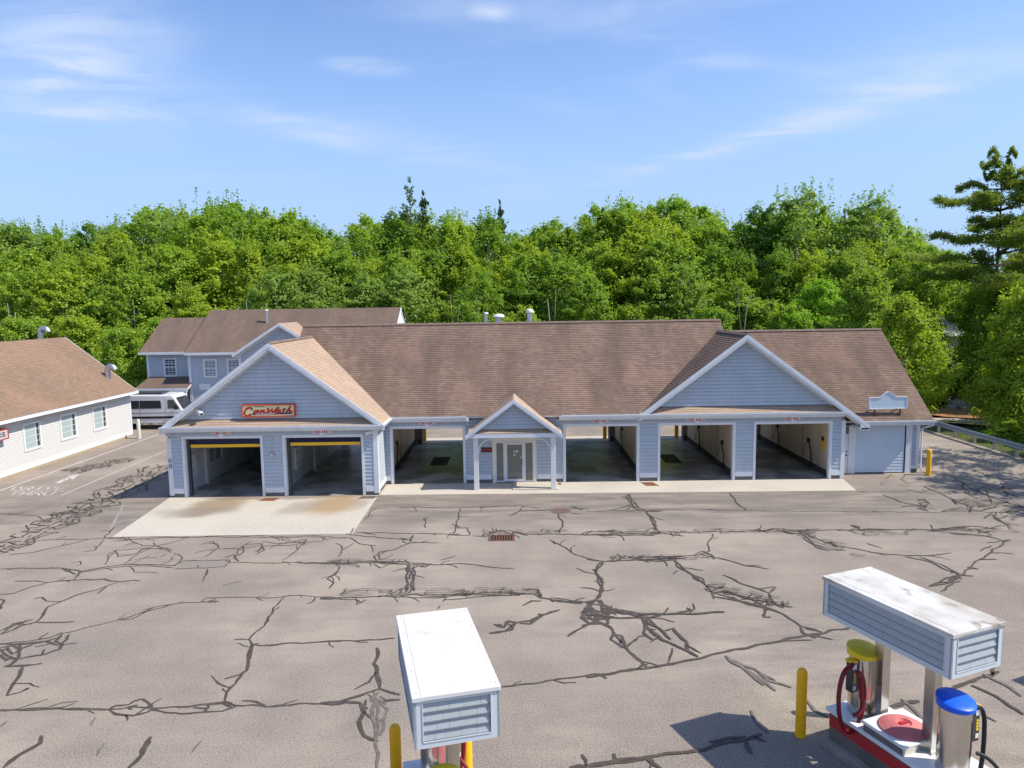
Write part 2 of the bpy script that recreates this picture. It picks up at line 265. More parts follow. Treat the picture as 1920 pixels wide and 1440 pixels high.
# ---------------------------------------------------------------- mesh helpers
FRAMES = {}
def tag(o, label=None, cat=None, group=None, kind=None):
    if label: o['label'] = label
    if cat: o['category'] = cat
    if group: o['group'] = group
    if kind: o['kind'] = kind
    return o
def thing(name, label, cat, loc=(0, 0, 0), rz=0.0, group=None):
    o = bpy.data.objects.new(name, None); C.objects.link(o); o.empty_display_size = .3
    o.location = loc; o.rotation_euler = (0, 0, rz); FRAMES[o.name] = (Vector(loc), rz)
    return tag(o, label, cat, group)
def copy_tree(o, parent=None, loc=None, rz=None):
    c = o.copy(); C.objects.link(c); c.parent = parent
    for ch in o.children: copy_tree(ch, c)
    if loc is not None: c.location = loc
    if rz is not None: c.rotation_euler = (0, 0, rz)
    return c
class MB:
    def __init__(s): s.v = []; s.f = []; s.m = []; s.uv = {}
    def face(s, pts, mi=0, uv=None):
        i = len(s.v); s.v += [tuple(float(c) for c in p) for p in pts]; s.f.append(list(range(i, i+len(pts)))); s.m.append(mi)
        if uv: s.uv[len(s.f)-1] = uv
        return s
    def box(s, x0, x1, y0, y1, z0, z1, mi=0):
        return s.hexa([(x0, y0, z0), (x1, y0, z0), (x1, y1, z0), (x0, y1, z0), (x0, y0, z1), (x1, y0, z1), (x1, y1, z1), (x0, y1, z1)], mi)
    def hexa(s, p, mi=0):
        i = len(s.v); s.v += [tuple(map(float, q)) for q in p]
        for f in ((0, 3, 2, 1), (4, 5, 6, 7), (0, 1, 5, 4), (1, 2, 6, 5), (2, 3, 7, 6), (3, 0, 4, 7)): s.f.append([i+k for k in f]); s.m.append(mi)
        return s
    def prism(s, poly, ext, mi=0):          # planar polygon extruded by a vector
        n = len(poly); i = len(s.v); P = [Vector(p) for p in poly]; E = Vector(ext)
        s.v += [tuple(p) for p in P]+[tuple(p+E) for p in P]
        s.f.append([i+k for k in range(n)][::-1]); s.m.append(mi); s.f.append([i+n+k for k in range(n)]); s.m.append(mi)
        for k in range(n): s.f.append([i+k, i+(k+1) % n, i+n+(k+1) % n, i+n+k]); s.m.append(mi)
        return s
    def bar(s, p0, p1, w, h, up=(0, 0, 1), mi=0):
        a = Vector(p0); b = Vector(p1); d = (b-a).normalized(); u = Vector(up); r = d.cross(u)
        if r.length < 1e-4: r = d.cross(Vector((0, 1, 0)))
        r.normalize(); u = r.cross(d); r *= w/2; u *= h/2
        return s.hexa([a-r-u, a+r-u, b+r-u, b-r-u, a-r+u, a+r+u, b+r+u, b-r+u], mi)
    def tube(s, pts, rad, n=8, mi=0, cap=True):
        P = [Vector(p) for p in pts]; rr = rad if isinstance(rad, (list, tuple)) else [rad]*len(P); i0 = len(s.v)
        x = None
        for k, p in enumerate(P):
            t = (P[min(k+1, len(P)-1)]-P[max(k-1, 0)]).normalized()
            if x is None: x = t.orthogonal().normalized()
            else: x = (x-t*x.dot(t)).normalized()
            y = t.cross(x)
            for j in range(n):
                a = 2*math.pi*j/n; s.v.append(tuple(p+x*math.cos(a)*rr[k]+y*math.sin(a)*rr[k]))
        for k in range(len(P)-1):
            for j in range(n):
                a = i0+k*n+j; b = i0+k*n+(j+1) % n; s.f.append([a, b, b+n, a+n]); s.m.append(mi)
        if cap:
            s.f.append([i0+j for j in range(n)][::-1]); s.m.append(mi); s.f.append([i0+(len(P)-1)*n+j for j in range(n)]); s.m.append(mi)
        return s
    def lathe(s, c, prof, n=24, mi=0, sx=1, sy=1):  # prof: (radius, z)
        i0 = len(s.v); c = Vector(c)
        for r, z in prof:
            for j in range(n):
                a = 2*math.pi*j/n; s.v.append((c.x+r*sx*math.cos(a), c.y+r*sy*math.sin(a), c.z+z))
        for k in range(len(prof)-1):
            for j in range(n):
                a = i0+k*n+j; b = i0+k*n+(j+1) % n; s.f.append([a, b, b+n, a+n]); s.m.append(mi)
        s.f.append([i0+j for j in range(n)][::-1]); s.m.append(mi); s.f.append([i0+(len(prof)-1)*n+j for j in range(n)]); s.m.append(mi)
        return s
    def build(s, name, mats, parent=None, smooth=False, label=None, bevel=0, world=True):
        me = bpy.data.meshes.new(name)
        V = s.v; root = parent
        while root is not None and root.parent is not None: root = root.parent
        if world and root is not None and root.name in FRAMES:
            L, rz = FRAMES[root.name]; c, sn = math.cos(-rz), math.sin(-rz)
            V = [((x-L.x)*c-(y-L.y)*sn, (x-L.x)*sn+(y-L.y)*c, z-L.z) for x, y, z in V]
        me.from_pydata(V, [], s.f)
        if not isinstance(mats, (list, tuple)): mats = [mats]
        for m in mats: me.materials.append(m)
        me.polygons.foreach_set('material_index', s.m)
        if s.uv:
            ul = me.uv_layers.new(name='UVMap')
            for fi, uvs in s.uv.items():
                st = me.polygons[fi].loop_start
                for k, q in enumerate(uvs): ul.data[st+k].uv = q
        if smooth:
            me.polygons.foreach_set('use_smooth', [True]*len(s.f))
            if hasattr(me, 'set_sharp_from_angle'): me.set_sharp_from_angle(angle=R_(40))
        me.update()
        o = bpy.data.objects.new(name, me); C.objects.link(o)
        if parent is not None: o.parent = parent
        if bevel:
            b = o.modifiers.new('bevel', 'BEVEL'); b.width = bevel; b.segments = 2; b.limit_method = 'ANGLE'
        if label: o['label'] = label
        return o

def each(mb, name, m, parent, gap=.06, **k):
    """one object for every separate piece of the builder"""
    n = len(mb.f); par = list(range(n))
    def find(i):
        while par[i] != i: par[i] = par[par[i]]; i = par[i]
        return i
    own = {}
    for i, f in enumerate(mb.f):
        for v in f:
            if v in own: par[find(i)] = find(own[v])
            else: own[v] = i
    comp = {}
    for i in range(n): comp.setdefault(find(i), []).append(i)
    B = []
    for fs in comp.values():
        P = np.array([mb.v[v] for i in fs for v in mb.f[i]]); B.append([fs, P.min(0), P.max(0)])
    done = False
    while not done:
        done = True; out = []
        for fs, lo, hi in B:
            for o in out:
                if np.all(lo-gap <= o[2]) and np.all(hi+gap >= o[1]): o[0] += fs; o[1] = np.minimum(lo, o[1]); o[2] = np.maximum(hi, o[2]); done = False; break
            else: out.append([list(fs), lo, hi])
        B = out
    for fs, lo, hi in B:
        q = MB()
        for i in sorted(fs): q.face([mb.v[v] for v in mb.f[i]], mb.m[i])
        q.build(name, m, parent, **k)
def intervals(a, b, z, holes):
    iv = [(a, b)]
    for h0, h1, zb, zt in holes:
        if zb < z < zt:
            out = []
            for p, q in iv:
                if h1 <= p or h0 >= q: out.append((p, q)); continue
                if h0 > p: out.append((p, h0))
                if h1 < q: out.append((h1, q))
            iv = out
    return iv
def siding(mb, P, s, n, z0, z1, span, holes=(), e=.18, mi=0, out=.03):
    """lap siding: P point on the wall line, s along, n outward; span = (a, b) or function of z"""
    P = Vector(P); s = Vector(s); n = Vector(n); sp = span if callable(span) else (lambda z: span)
    k = 0
    while z0+k*e < z1-1e-6:
        zb = z0+k*e; zt = min(zb+e, z1); k += 1
        lv = sorted({zb, zt, *[h for H in holes for h in H[2:4] if zb < h < zt]})
        for za, zc in zip(lv, lv[1:]):
            oa = out-(za-zb)/e*(out-.003); oc = out-(zc-zb)/e*(out-.003)
            a0, b0 = sp(za); a1, b1 = sp(zc)
            if b0-a0 < .02: continue
            if b1 < a1: a1 = b1 = (a1+b1)/2
            for p, q in intervals(min(a0, a1), max(b0, b1), (za+zc)/2, holes):
                pa, pc = max(p, a0), max(p, a1); qa, qc = min(q, b0), min(q, b1)
                if qa-pa < .01: continue
                A = P+s*pa+n*oa; B = P+s*qa+n*oa; Cc = P+s*max(qc, pc)+n*oc; D = P+s*pc+n*oc
                A.z = B.z = za; Cc.z = D.z = zc
                if za == zb and zc-za > .05:
                    kk = .022/(zc-za); D1 = A.lerp(D, kk); C1 = B.lerp(Cc, kk)
                    mb.face([A, B, C1, D1], mi+1); mb.face([D1, C1, Cc, D], mi)  # lowest strip takes the darker colour that paints the lap shade
                else: mb.face([A, B, Cc, D], mi)
                if za == zb:
                    A2 = P+s*pa+n*.002; B2 = P+s*qa+n*.002; A2.z = B2.z = za
                    mb.face([A2, B2, B, A], mi)
def wallslab(mb, P, s, n, z0, z1, a, b, holes=(), th=.14, mi=0):
    """solid wall behind the siding"""
    P = Vector(P); s = Vector(s); n = Vector(n)
    lv = sorted({z0, z1, *[h for H in holes for h in H[2:4] if z0 < h < z1]})
    for za, zc in zip(lv, lv[1:]):
        for p, q in intervals(a, b, (za+zc)/2, holes):
            pts = [P+s*p-n*th, P+s*q-n*th, P+s*q, P+s*p]
            mb.hexa([(v.x, v.y, za) for v in pts]+[(v.x, v.y, zc) for v in pts], mi)
def cut(poly, t, above):
    out = []
    for i in range(len(poly)):
        a, b = poly[i], poly[(i+1) % len(poly)]
        ia = (a[1] >= t) == above; ib = (b[1] >= t) == above
        if ia: out.append(a)
        if ia != ib and abs(b[1]-a[1]) > 1e-9:
            k = (t-a[1])/(b[1]-a[1]); out.append((a[0]+(b[0]-a[0])*k, t))
    return out
def roofslope(mb, O, s, t, poly, e=.145, lift=.014, th=.13, mi=0, dmi=1):
    """shingled slope: O origin at the eave, s along the eave, t up the slope, poly in (s, t)"""
    O = Vector(O); s = Vector(s).normalized(); t = Vector(t).normalized(); n = s.cross(t)
    if n.z < 0: n = -n
    top = max(p[1] for p in poly); k = int(math.floor(min(p[1] for p in poly)/e))
    while k*e < top:
        q = cut(cut(poly, k*e, True), (k+1)*e, False)
        tb = k*e
        if len(q) >= 3:
            P = [O+s*a+t*b+n*(lift*(1-(b-tb)/e)+.001) for a, b in q]
            mb.face(P, mi, [(a, b) for a, b in q])
            lo = sorted([p for p in q if abs(p[1]-tb) < 1e-6])
            if len(lo) >= 2:
                a, b = lo[0][0], lo[-1][0]
                mb.face([O+s*a+t*tb-n*.004, O+s*b+t*tb-n*.004, O+s*b+t*tb+n*lift, O+s*a+t*tb+n*lift], mi, [(a, tb), (b, tb), (b, tb+.005), (a, tb+.005)])
        k += 1
    mb.prism([O+s*a+t*b-n*.004 for a, b in poly], -n*th, dmi)
def smoothpath(P, n=4):
    P = [Vector(p) for p in P]; out = []
    for i in range(len(P)-1):
        p0, p1, p2, p3 = P[max(i-1, 0)], P[i], P[i+1], P[min(i+2, len(P)-1)]
        for k in range(n):
            t = k/n; out.append(.5*((2*p1)+(p2-p0)*t+(2*p0-5*p1+4*p2-p3)*t*t+(3*p1-p0-3*p2+p3)*t**3))
    out.append(P[-1]); return out
def sm2(P, n=3):
    return [(q.x, q.y) for q in smoothpath([(x, y, 0) for x, y in P], n)]
def jitter(pts, amp, rng, n=6):
    out = []
    for a, b in zip(pts, pts[1:]):
        for k in range(n):
            f = k/n; out.append((a[0]+(b[0]-a[0])*f+rng.uniform(-amp, amp)*(k > 0), a[1]+(b[1]-a[1])*f+rng.uniform(-amp, amp)*(k > 0)))
    out.append(pts[-1]); return out
def ribbon(mb, pts, w, z, mi=0, rng=None):
    """flat strip on the ground"""
    n = len(pts); L = []; Rr = []
    for i in range(n):
        a = pts[max(i-1, 0)]; b = pts[min(i+1, n-1)]; dx, dy = b[0]-a[0], b[1]-a[1]; l = math.hypot(dx, dy) or 1
        ww = w/2*(1 if rng is None else rng.uniform(.75, 1.3)); ww *= (.6 if rng is not None and i in (0, n-1) else 1)
        L.append((pts[i][0]-dy/l*ww, pts[i][1]+dx/l*ww, z)); Rr.append((pts[i][0]+dy/l*ww, pts[i][1]-dx/l*ww, z))
    for i in range(n-1): mb.face([Rr[i], Rr[i+1], L[i+1], L[i]], mi)

# simple stroke lettering: strokes on a 4 x 6 grid
GL = {'E': [[(4, 6), (0, 6), (0, 0), (4, 0)], [(0, 3), (3, 3)]], 'X': [[(0, 0), (4, 6)], [(0, 6), (4, 0)]], 'I': [[(2, 0), (2, 6)]], 'T': [[(0, 6), (4, 6)], [(2, 6), (2, 0)]],
      'O': [[(0, 1), (0, 5), (1, 6), (3, 6), (4, 5), (4, 1), (3, 0), (1, 0), (0, 1)]], 'N': [[(0, 0), (0, 6), (4, 0), (4, 6)]], 'L': [[(0, 6), (0, 0), (4, 0)]], 'Y': [[(0, 6), (2, 3), (4, 6)], [(2, 3), (2, 0)]],
      'D': [[(0, 0), (0, 6), (2.6, 6), (4, 4.6), (4, 1.4), (2.6, 0), (0, 0)]], 'R': [[(0, 0), (0, 6), (3, 6), (4, 5), (4, 4), (3, 3), (0, 3)], [(2, 3), (4, 0)]], 'V': [[(0, 6), (2, 0), (4, 6)]],
      'H': [[(0, 0), (0, 6)], [(4, 0), (4, 6)], [(0, 3), (4, 3)]], 'U': [[(0, 6), (0, 1), (1, 0), (3, 0), (4, 1), (4, 6)]], 'S': [[(4, 5), (3, 6), (1, 6), (0, 5), (0, 4), (4, 2), (4, 1), (3, 0), (1, 0), (0, 1)]],
      'C': [[(4, 5), (3, 6), (1, 6), (0, 5), (0, 1), (1, 0), (3, 0), (4, 1)]], 'F': [[(4, 6), (0, 6), (0, 0)], [(0, 3), (3, 3)]], '6': [[(4, 6), (2, 6), (0, 4), (0, 1), (1, 0), (3, 0), (4, 1), (4, 2.5), (3, 3.4), (1, 3.4), (0, 2.6)]],
      '8': [[(1, 3.2), (0, 4.2), (0, 5), (1, 6), (3, 6), (4, 5), (4, 4.2), (3, 3.2), (1, 3.2), (0, 2.2), (0, 1), (1, 0), (3, 0), (4, 1), (4, 2.2), (3, 3.2)]], '&': [[(4, 0), (.8, 4.5), (1.4, 6), (2.6, 6), (3, 4.8), (0, 2), (0, 1), (1, 0), (2.4, 0), (4, 2.4)]],
      'A': [[(0, 0), (2, 6), (4, 0)], [(.8, 2.2), (3.2, 2.2)]], 'P': [[(0, 0), (0, 6), (3, 6), (4, 5), (4, 4), (3, 3), (0, 3)]], 'W': [[(0, 6), (1, 0), (2, 4), (3, 0), (4, 6)]], 'M': [[(0, 0), (0, 6), (2, 2), (4, 6), (4, 0)]]}
def strokes(mb, lines, org, ax, ay, nrm, w, th=.004, mi=0, rise=.0006):
    """raised strokes: lines in plane units, org + x*ax + y*ay, each stroke a hair prouder than the last"""
    org = Vector(org); ax = Vector(ax); ay = Vector(ay); nrm = Vector(nrm).normalized(); q = 0
    for ln in lines:
        P = [org+ax*x+ay*y for x, y in ln]; n = len(P); Ls = []; Rs = []
        for i in range(n):
            d = (P[min(i+1, n-1)]-P[max(i-1, 0)]).normalized(); sd = nrm.cross(d).normalized()*w/2
            k = d*0
            if i == 0: k = -(P[1]-P[0]).normalized()*w*.45
            if i == n-1: k = (P[-1]-P[-2]).normalized()*w*.45
            Ls.append(P[i]+sd+k); Rs.append(P[i]-sd+k)
        h = nrm*(th+q*rise); q += 1
        for i in range(n-1):
            mb.face([Rs[i]+h, Rs[i+1]+h, Ls[i+1]+h, Ls[i]+h], mi)
def word(mb, txt, org, right, up, nrm, h, w, adv=.92, slant=0.0, mi=0, wid=.62, first=1.0):
    org = Vector(org); right = Vector(right).normalized(); up = Vector(up).normalized(); x = 0; k = 0
    for i, ch in enumerate(txt):
        if ch == ' ': x += h*.38; continue
        hh = h*(first if (i == 0 or txt[i-1] == ' ') else 1); ww = hh*wid*(.35 if ch == 'I' else 1)
        if ch == 'I': o = org+right*(x-hh*wid*.32)
        else: o = org+right*x
        strokes(mb, GL[ch], o, right*(hh*wid/4), up*(hh/6)+right*(slant*hh/6), nrm, w, mi=mi, th=.004+.0004*k); k += 1
        x += ww+h*.22*adv
    return x

m_strut = mat('rusty_strut', (.13, .05, .045), .8)
# ================================================================ the setting
def struct(name, mb, m, **k):
    o = mb.build(name, m, **k); o['kind'] = 'structure'; return o
g = MB(); g.face([(-2500, -600, -.35), (2500, -600, -.35), (2500, 3500, -.35), (-2500, 3500, -.35)]); struct('ground', g, m_grass)
lot = MB(); lot.box(-75, 28.3, -70, 31, -.34, 0); struct('parking_lot', lot, m_asph)
rng = random.Random(7)
verge = MB(); rv = random.Random(3)
ys = [(-40+4*i) for i in range(20)]
prev = None
for y in ys:
    row = [(28.3, y, -.03), (29.6+rv.uniform(-.4, .4), y, .02+rv.uniform(-.05, .05)), (31.5, y, -.3), (36, y, -.34)]
    if prev:
        for a in range(3): verge.face([prev[a], prev[a+1], row[a+1], row[a]])
    prev = row
struct('grass_verge', verge, m_grass)
ml = MB(); pts = [G(u, v, .05) for u, v in ((1742, 777), (1770, 781), (1800, 783), (1850, 785), (1862, 772), (1820, 762), (1780, 764), (1750, 768))]
ml.face([(x, y, .05) for x, y in pts]); struct('mulch_bed', ml, m_mulch)
sp = MB(); pts = [G(u, v, .02) for u, v in ((1735, 788), (1790, 790), (1850, 795), (1853, 789), (1790, 784.5), (1737, 783))]
sp.face([(x, y, .02) for x, y in pts]); struct('gravel_path', sp, mat('pale_gravel', (.5, .46, .42), .9, noise=[(5, 4, (.38, .35, .31), .4, .7)]))
ry = MB(); ry.face([(30, 28, -.2), (47, 28, -.2), (60, 52, -.2), (33, 52, -.2)]); struct('side_yard', ry, mat('yard_soil', (.24, .2, .15), .95, noise=[(.5, 5, (.12, .13, .06), .4, .7)]))
hl = MB(); rh = random.Random(5); pr = []
for i in range(60):
    a = -1.1+2.2*i/59; r = 2300; h = 78+38*math.sin(a*5+1)+18*math.sin(a*17)+rh.uniform(-3, 3)
    pr.append((r*math.sin(a), r*math.cos(a), h))
for a, b in zip(pr, pr[1:]):
    hl.face([(a[0], a[1], -5), (b[0], b[1], -5), b, a]); hl.face([a, b, (b[0]*1.3, b[1]*1.3, -5), (a[0]*1.3, a[1]*1.3, -5)])
struct('hills', hl, m_hill)

def stained_conc():
    m = m_conc.copy(); m.name = 'stained_concrete'; t = m.node_tree; bs_ = t.nodes['Principled BSDF']; src = bs_.inputs['Base Color'].links[0].from_socket
    tc = t.nodes.new('ShaderNodeTexCoord'); nz = t.nodes.new('ShaderNodeTexNoise'); nz.inputs['Scale'].default_value = .8; nz.inputs['Detail'].default_value = 6; t.links.new(tc.outputs['Object'], nz.inputs['Vector'])
    ad = t.nodes.new('ShaderNodeVectorMath'); ad.operation = 'MULTIPLY_ADD'; t.links.new(nz.outputs['Color'], ad.inputs[0]); ad.inputs[1].default_value = (1.3, 1.3, 0); t.links.new(tc.outputs['Object'], ad.inputs[2])
    for cx, cy, rx, ry, rz, col, am in ((-14.0, -3.6, 1.5, 2.2, -20, (.27, .20, .12), .85), (-14.6, -4.6, 2.2, 1.0, 0, (.22, .19, .15), .6), (-8.5, -3.6, 1.5, 2.3, -15, (.33, .22, .115), .85), (-10.0, -4.2, 1.0, 1.6, -20, (.26, .22, .17), .55), (-7.4, -3.5, .7, 1.1, 0, (.30, .25, .19), .6), (-11.5, -2.2, 5.5, .5, 0, (.2, .15, .11), .7)):
        mp = t.nodes.new('ShaderNodeMapping'); mp.vector_type = 'TEXTURE'; mp.inputs['Location'].default_value = (cx+.65, cy+.65, 0); mp.inputs['Rotation'].default_value = (0, 0, R_(rz)); mp.inputs['Scale'].default_value = (rx, ry, 50); t.links.new(ad.outputs[0], mp.inputs[0])
        ln = t.nodes.new('ShaderNodeVectorMath'); ln.operation = 'LENGTH'; t.links.new(mp.outputs[0], ln.inputs[0])
        mr = t.nodes.new('ShaderNodeMapRange'); mr.interpolation_type = 'SMOOTHSTEP'; mr.inputs['From Min'].default_value = 1.1; mr.inputs['From Max'].default_value = .35; mr.inputs['To Max'].default_value = am; t.links.new(ln.outputs['Value'], mr.inputs[0])
        mx = t.nodes.new('ShaderNodeMix'); mx.data_type = 'RGBA'; t.links.new(mr.outputs[0], mx.inputs[0]); t.links.new(src, mx.inputs[6]); mx.inputs[7].default_value = (*col, 1); src = mx.outputs[2]
    t.links.new(src, bs_.inputs['Base Color']); return m
# concrete aprons
ap = MB()
def quadpx(mb, P, z0, z1, n=1): mb.prism([(x, y, z0) for x, y in P], (0, 0, z1-z0))
ap.prism([(-16.85, -2.14, -.1), (-16.3, -8.0, -.1), (-6.72, -7.95, -.1), (-6.8, -2.14, -.1)][::-1], (0, 0, .112)); struct('tunnel_apron', ap, stained_conc())
ap = MB(); ap.prism([(-6.78, -2.1, -.1), (15.95, -2.35, -.1), (16.34, -.06, -.1), (-6.78, -.06, -.1)], (0, 0, .11)); struct('front_walk_apron', ap, m_conc)
ap = MB(); ap.box(-6.9, 16.2, 10.95, 12.6, -.1, .012); struct('rear_apron', ap, m_conc)

# worn paint
pt = MB()
def pline(mb, u0, v0, u1, v1, w, z): ribbon(mb, [G(u0, v0), G(u1, v1)], w, z)
pline(pt, 0, 920.1, 305, 812, .13, .004); pline(pt, 114.6, 929, 318, 842, .09, .0045)
struct('lane_lines', pt, m_paint)
pt = MB()
def pxword(mb, rows):
    for k, (txt, u0, u1, vb, vt, lean) in enumerate(rows):   # letters stand along the ground away from the viewer
        a = Vector((*G(u0, vb), 0)); b = Vector((*G(u1, vb), 0)); W_ = (b-a).length; n_ = len(txt)
        t = Vector((*G(u0+lean, vt), 0))-a
        for i, ch in enumerate(txt):
            o = a+(b-a)*(i/n_); o.z = .0
            strokes(mb, GL[ch], o, (b-a)/n_*.70/4, t/6, (0, 0, 1), .085, th=.0045+.0005*i+.002*k)
pxword(pt, [('DRIVE', 20, 124, 919.5, 913.4, 9.5), ('THRU', 15, 102, 928.6, 922.6, 9.5)])
ar = [(103, 905.5), (112, 906.5), (128, 899), (134, 900.3), (149.5, 889.5), (128, 892), (130, 894.6), (121, 895)]
struct('drive_thru_lettering', pt, m_paint)
arr = MB(); arr.face([(*G(u, v), .006) for u, v in ((103, 905.5), (111, 906.8), (131, 897.5), (125, 895.5))]); arr.face([(*G(u, v), .0068) for u, v in ((136, 900), (149.5, 889.5), (126, 893))])
struct('painted_arrow', arr, m_paint)
hp = MB()
for k, (a, b, c, d) in enumerate(((231, 948, 207, 992), (218, 965, 276, 957), (212, 980, 258, 972), (207, 992, 240, 983), (226, 948, 234, 948))): ribbon(hp, [G(a, b), G(c, d)], .1, .004+.0004*k)
struct('faded_hatch_marking', hp, m_paintf)

# ---- crack sealing: ribbons traced on the ground
cs = MB(); cg = MB(); zc = [.0030]
def fract(pts, r, step=.30):
    out = [pts[0]]
    for a, b_ in zip(pts, pts[1:]):
        L = math.dist(a, b_); n = max(1, int(L/step)); nx, ny = (-(b_[1]-a[1])/(L or 1), (b_[0]-a[0])/(L or 1)); prev = a
        for k in range(1, n+1):
            f = k/n; o = r.uniform(-.055, .055) if k < n else 0; p = (a[0]+(b_[0]-a[0])*f+nx*o, a[1]+(b_[1]-a[1])*f+ny*o)
            m = r.uniform(-.022, .022); out.append(((prev[0]+p[0])/2+nx*m, (prev[1]+p[1])/2+ny*m)); out.append(p); prev = p
    return out
def crack(scale, ox, oy, s, w=.062, mb=None, amp=.03):
    for ln in s.split(';'):
        q = [tuple(float(c) for c in p.split(',')) for p in ln.split()]
        pts = [G(ox+x/scale, oy+y/scale) for x, y in q]
        L = sum(math.dist(a, b) for a, b in zip(pts, pts[1:]))
        if len(pts) < 2 or L < .05: continue
        q2 = fract(pts, rng); zc[0] += .00004
        if mb is None and L > 1.2:
            for _ in range(int(L/1.5)):
                i = rng.randrange(1, len(q2)-1); dx, dy = q2[i+1][0]-q2[i-1][0], q2[i+1][1]-q2[i-1][1]; an = math.atan2(dy, dx)+rng.choice((-1, 1))*rng.uniform(.35, 1.3); l = rng.uniform(.2, .95)
                p1 = (q2[i][0]+l*.5*math.cos(an), q2[i][1]+l*.5*math.sin(an)); an += rng.uniform(-.6, .6); p2 = (p1[0]+l*.5*math.cos(an), p1[1]+l*.5*math.sin(an)); zc[0] += .00002
                ribbon(cs, fract([q2[i], p1, p2], rng), w*.6, zc[0], rng=rng)
        ribbon(mb or cs, q2, w*rng.uniform(.8, 1.15), zc[0], rng=rng)
A_ = (2.4, 0, 840); B_ = (2.6667, 600, 900); C_ = (2.3415, 1100, 880)
crack(*A_, "0,1178 200,1172 380,1172 490,1178 600,1165 700,1172 850,1165 1000,1145 1060,1160 1200,1165 1350,1150 1536,1148;0,1181 200,1176 380,1177 490,1178;490,1178 520,1160 580,1155 600,1140 640,1130 680,1160 690,1178;490,1178 520,1198 600,1205 660,1190 690,1178 750,1192 900,1190 1000,1185 1060,1165;590,1178 580,1165 620,1158;680,1160 695,1180;870,1168 930,1172 920,1190;900,1155 1000,1150 1050,1172;1090,1138 1150,1142 1195,1160", .07)
crack(*A_, "1010,1142 1020,1100 1060,1060 1110,1000 1118,930 1135,890 1120,862;1120,862 1055,862;1120,862 1190,800 1230,720 1280,672;1135,885 1180,890 1300,878 1536,870;1110,1000 1075,1022 1010,1040;1015,1140 1040,1150 1050,1160", .08)
crack(*A_, "1110,1005 1116,960 1140,885 1165,880;1190,795 1205,760", .07)
crack(*A_, "280,835 400,805 530,775 640,740 700,715 800,700 900,695 980,690;905,690 930,675 1050,672 1200,675 1300,665 1350,662 1420,670 1536,675;1420,670 1410,690 1380,702;1440,680 1536,678;530,775 600,768 660,735 740,716 760,708;905,690 950,696 985,690 940,686;640,730 690,718", .055)
crack(*A_, "0,885 60,875 130,870 220,855 280,830;280,835 250,870 280,885 270,905 200,930 130,940 80,950 20,950 0,930;90,880 85,940 50,975 15,985;0,900 60,890 100,910;0,905 40,940 80,950;100,880 200,870 240,880;30,985 110,980 190,970;105,980 90,1020 60,1060 30,1115;30,1115 90,1100 130,1080 110,1090;310,838 270,890 230,880 160,895;0,880 60,885 160,880 280,850;0,920 30,900 60,930 90,905 150,885;20,960 50,945;200,905 190,930", .085)
crack(*A_, "0,840 60,800 140,775 60,790 20,820;0,840 100,800 160,785 200,740 215,715 280,690 350,660 430,640 530,605;160,785 250,785 335,782;150,680 190,672 210,690 280,690;0,660 60,655 140,625 220,605 330,595 470,590 540,603 600,595 630,600;65,600 160,598 220,605;0,825 60,795 150,770;185,750 210,730;440,655 480,625", .065)
crack(*A_, "0,545 100,540 230,540 300,545 370,555 450,540 550,525 650,525 780,530;330,595 350,570 370,555;300,545 340,570;320,520 360,510 365,525 340,530;0,680 20,690 5,725;370,558 440,548 560,532 700,533 780,540;280,545 330,560", .065)
crack(*A_, "0,480 90,440 150,420 250,412 400,410 470,405 600,400 760,400 850,405;40,480 150,470 230,450 330,430 400,410;470,405 510,360 570,340;470,405 600,412 700,405 880,402 1000,400 1200,404 1400,400 1500,398;860,402 1000,395 1200,396 1450,396", .06)
crack(*A_, "470,525 490,490 520,460 530,490 600,480 640,460 680,450;560,525 600,490 660,460;370,468 430,460 450,435 470,410;510,420 600,410;590,420 640,440 700,440 780,460;700,440 760,430 830,410;520,460 600,455 680,450;640,500 680,480;720,490 750,480;780,475 820,490 810,510 780,535;600,425 560,440;660,460 700,440 690,425;620,470 640,455 720,450 770,470", .05)
crack(*A_, "905,435 960,420 985,450 920,490;985,455 1050,452 1100,460;1050,495 1080,450 1130,420;1100,435 1180,430 1190,460 1150,480;1145,470 1200,440 1300,440 1380,420;1180,420 1240,430 1370,425;1270,505 1300,490 1350,440 1380,425 1450,420;940,430 980,430;1060,490 1095,470 1090,440;1210,450 1290,425 1380,410 1360,440;1450,420 1460,400;1180,435 1160,470", .05)
crack(*A_, "780,530 830,508 1035,503;1035,503 1010,535 780,545;1035,515 1100,515 1200,518 1330,515 1536,522;935,545 930,570 910,600;1530,540 1490,580 1500,610 1480,630;1340,518 1536,517;1270,510 1290,516", .05)
crack(*A_, "935,545 925,570;1010,495 1050,480 1075,510;0,295 60,300 130,305 180,310 200,330", .06)
crack(*A_, "15,1440 90,1380 180,1330 185,1295;580,1440 640,1380 655,1340 680,1300;655,1350 670,1310", .10)
crack(*A_, "435,1385 470,1330;865,1370 905,1320;410,1250 430,1215;0,1255 30,1230;600,560 660,558 710,562;1000,622 1090,598", .05, cg)
crack(*B_, "0,415 130,415 250,405 430,412;0,420 120,422 250,412 360,416 430,420;430,412 600,425 700,418 780,425 860,438 970,442;280,400 270,380 300,360 370,350 440,320 470,275;300,395 290,375 330,358 ;100,430 80,470 35,495 70,515 45,543;440,425 455,470 435,500 440,550;490,425 460,460 465,500 470,540 440,570;250,405 300,415 450,425 560,420;425,400 445,420;500,430 540,425;270,420 300,440 340,425;180,432 200,436", .06)
crack(*B_, "440,430 430,480 440,520 432,558;470,430 470,480 455,520 472,555;490,430 530,436 550,420", .07)
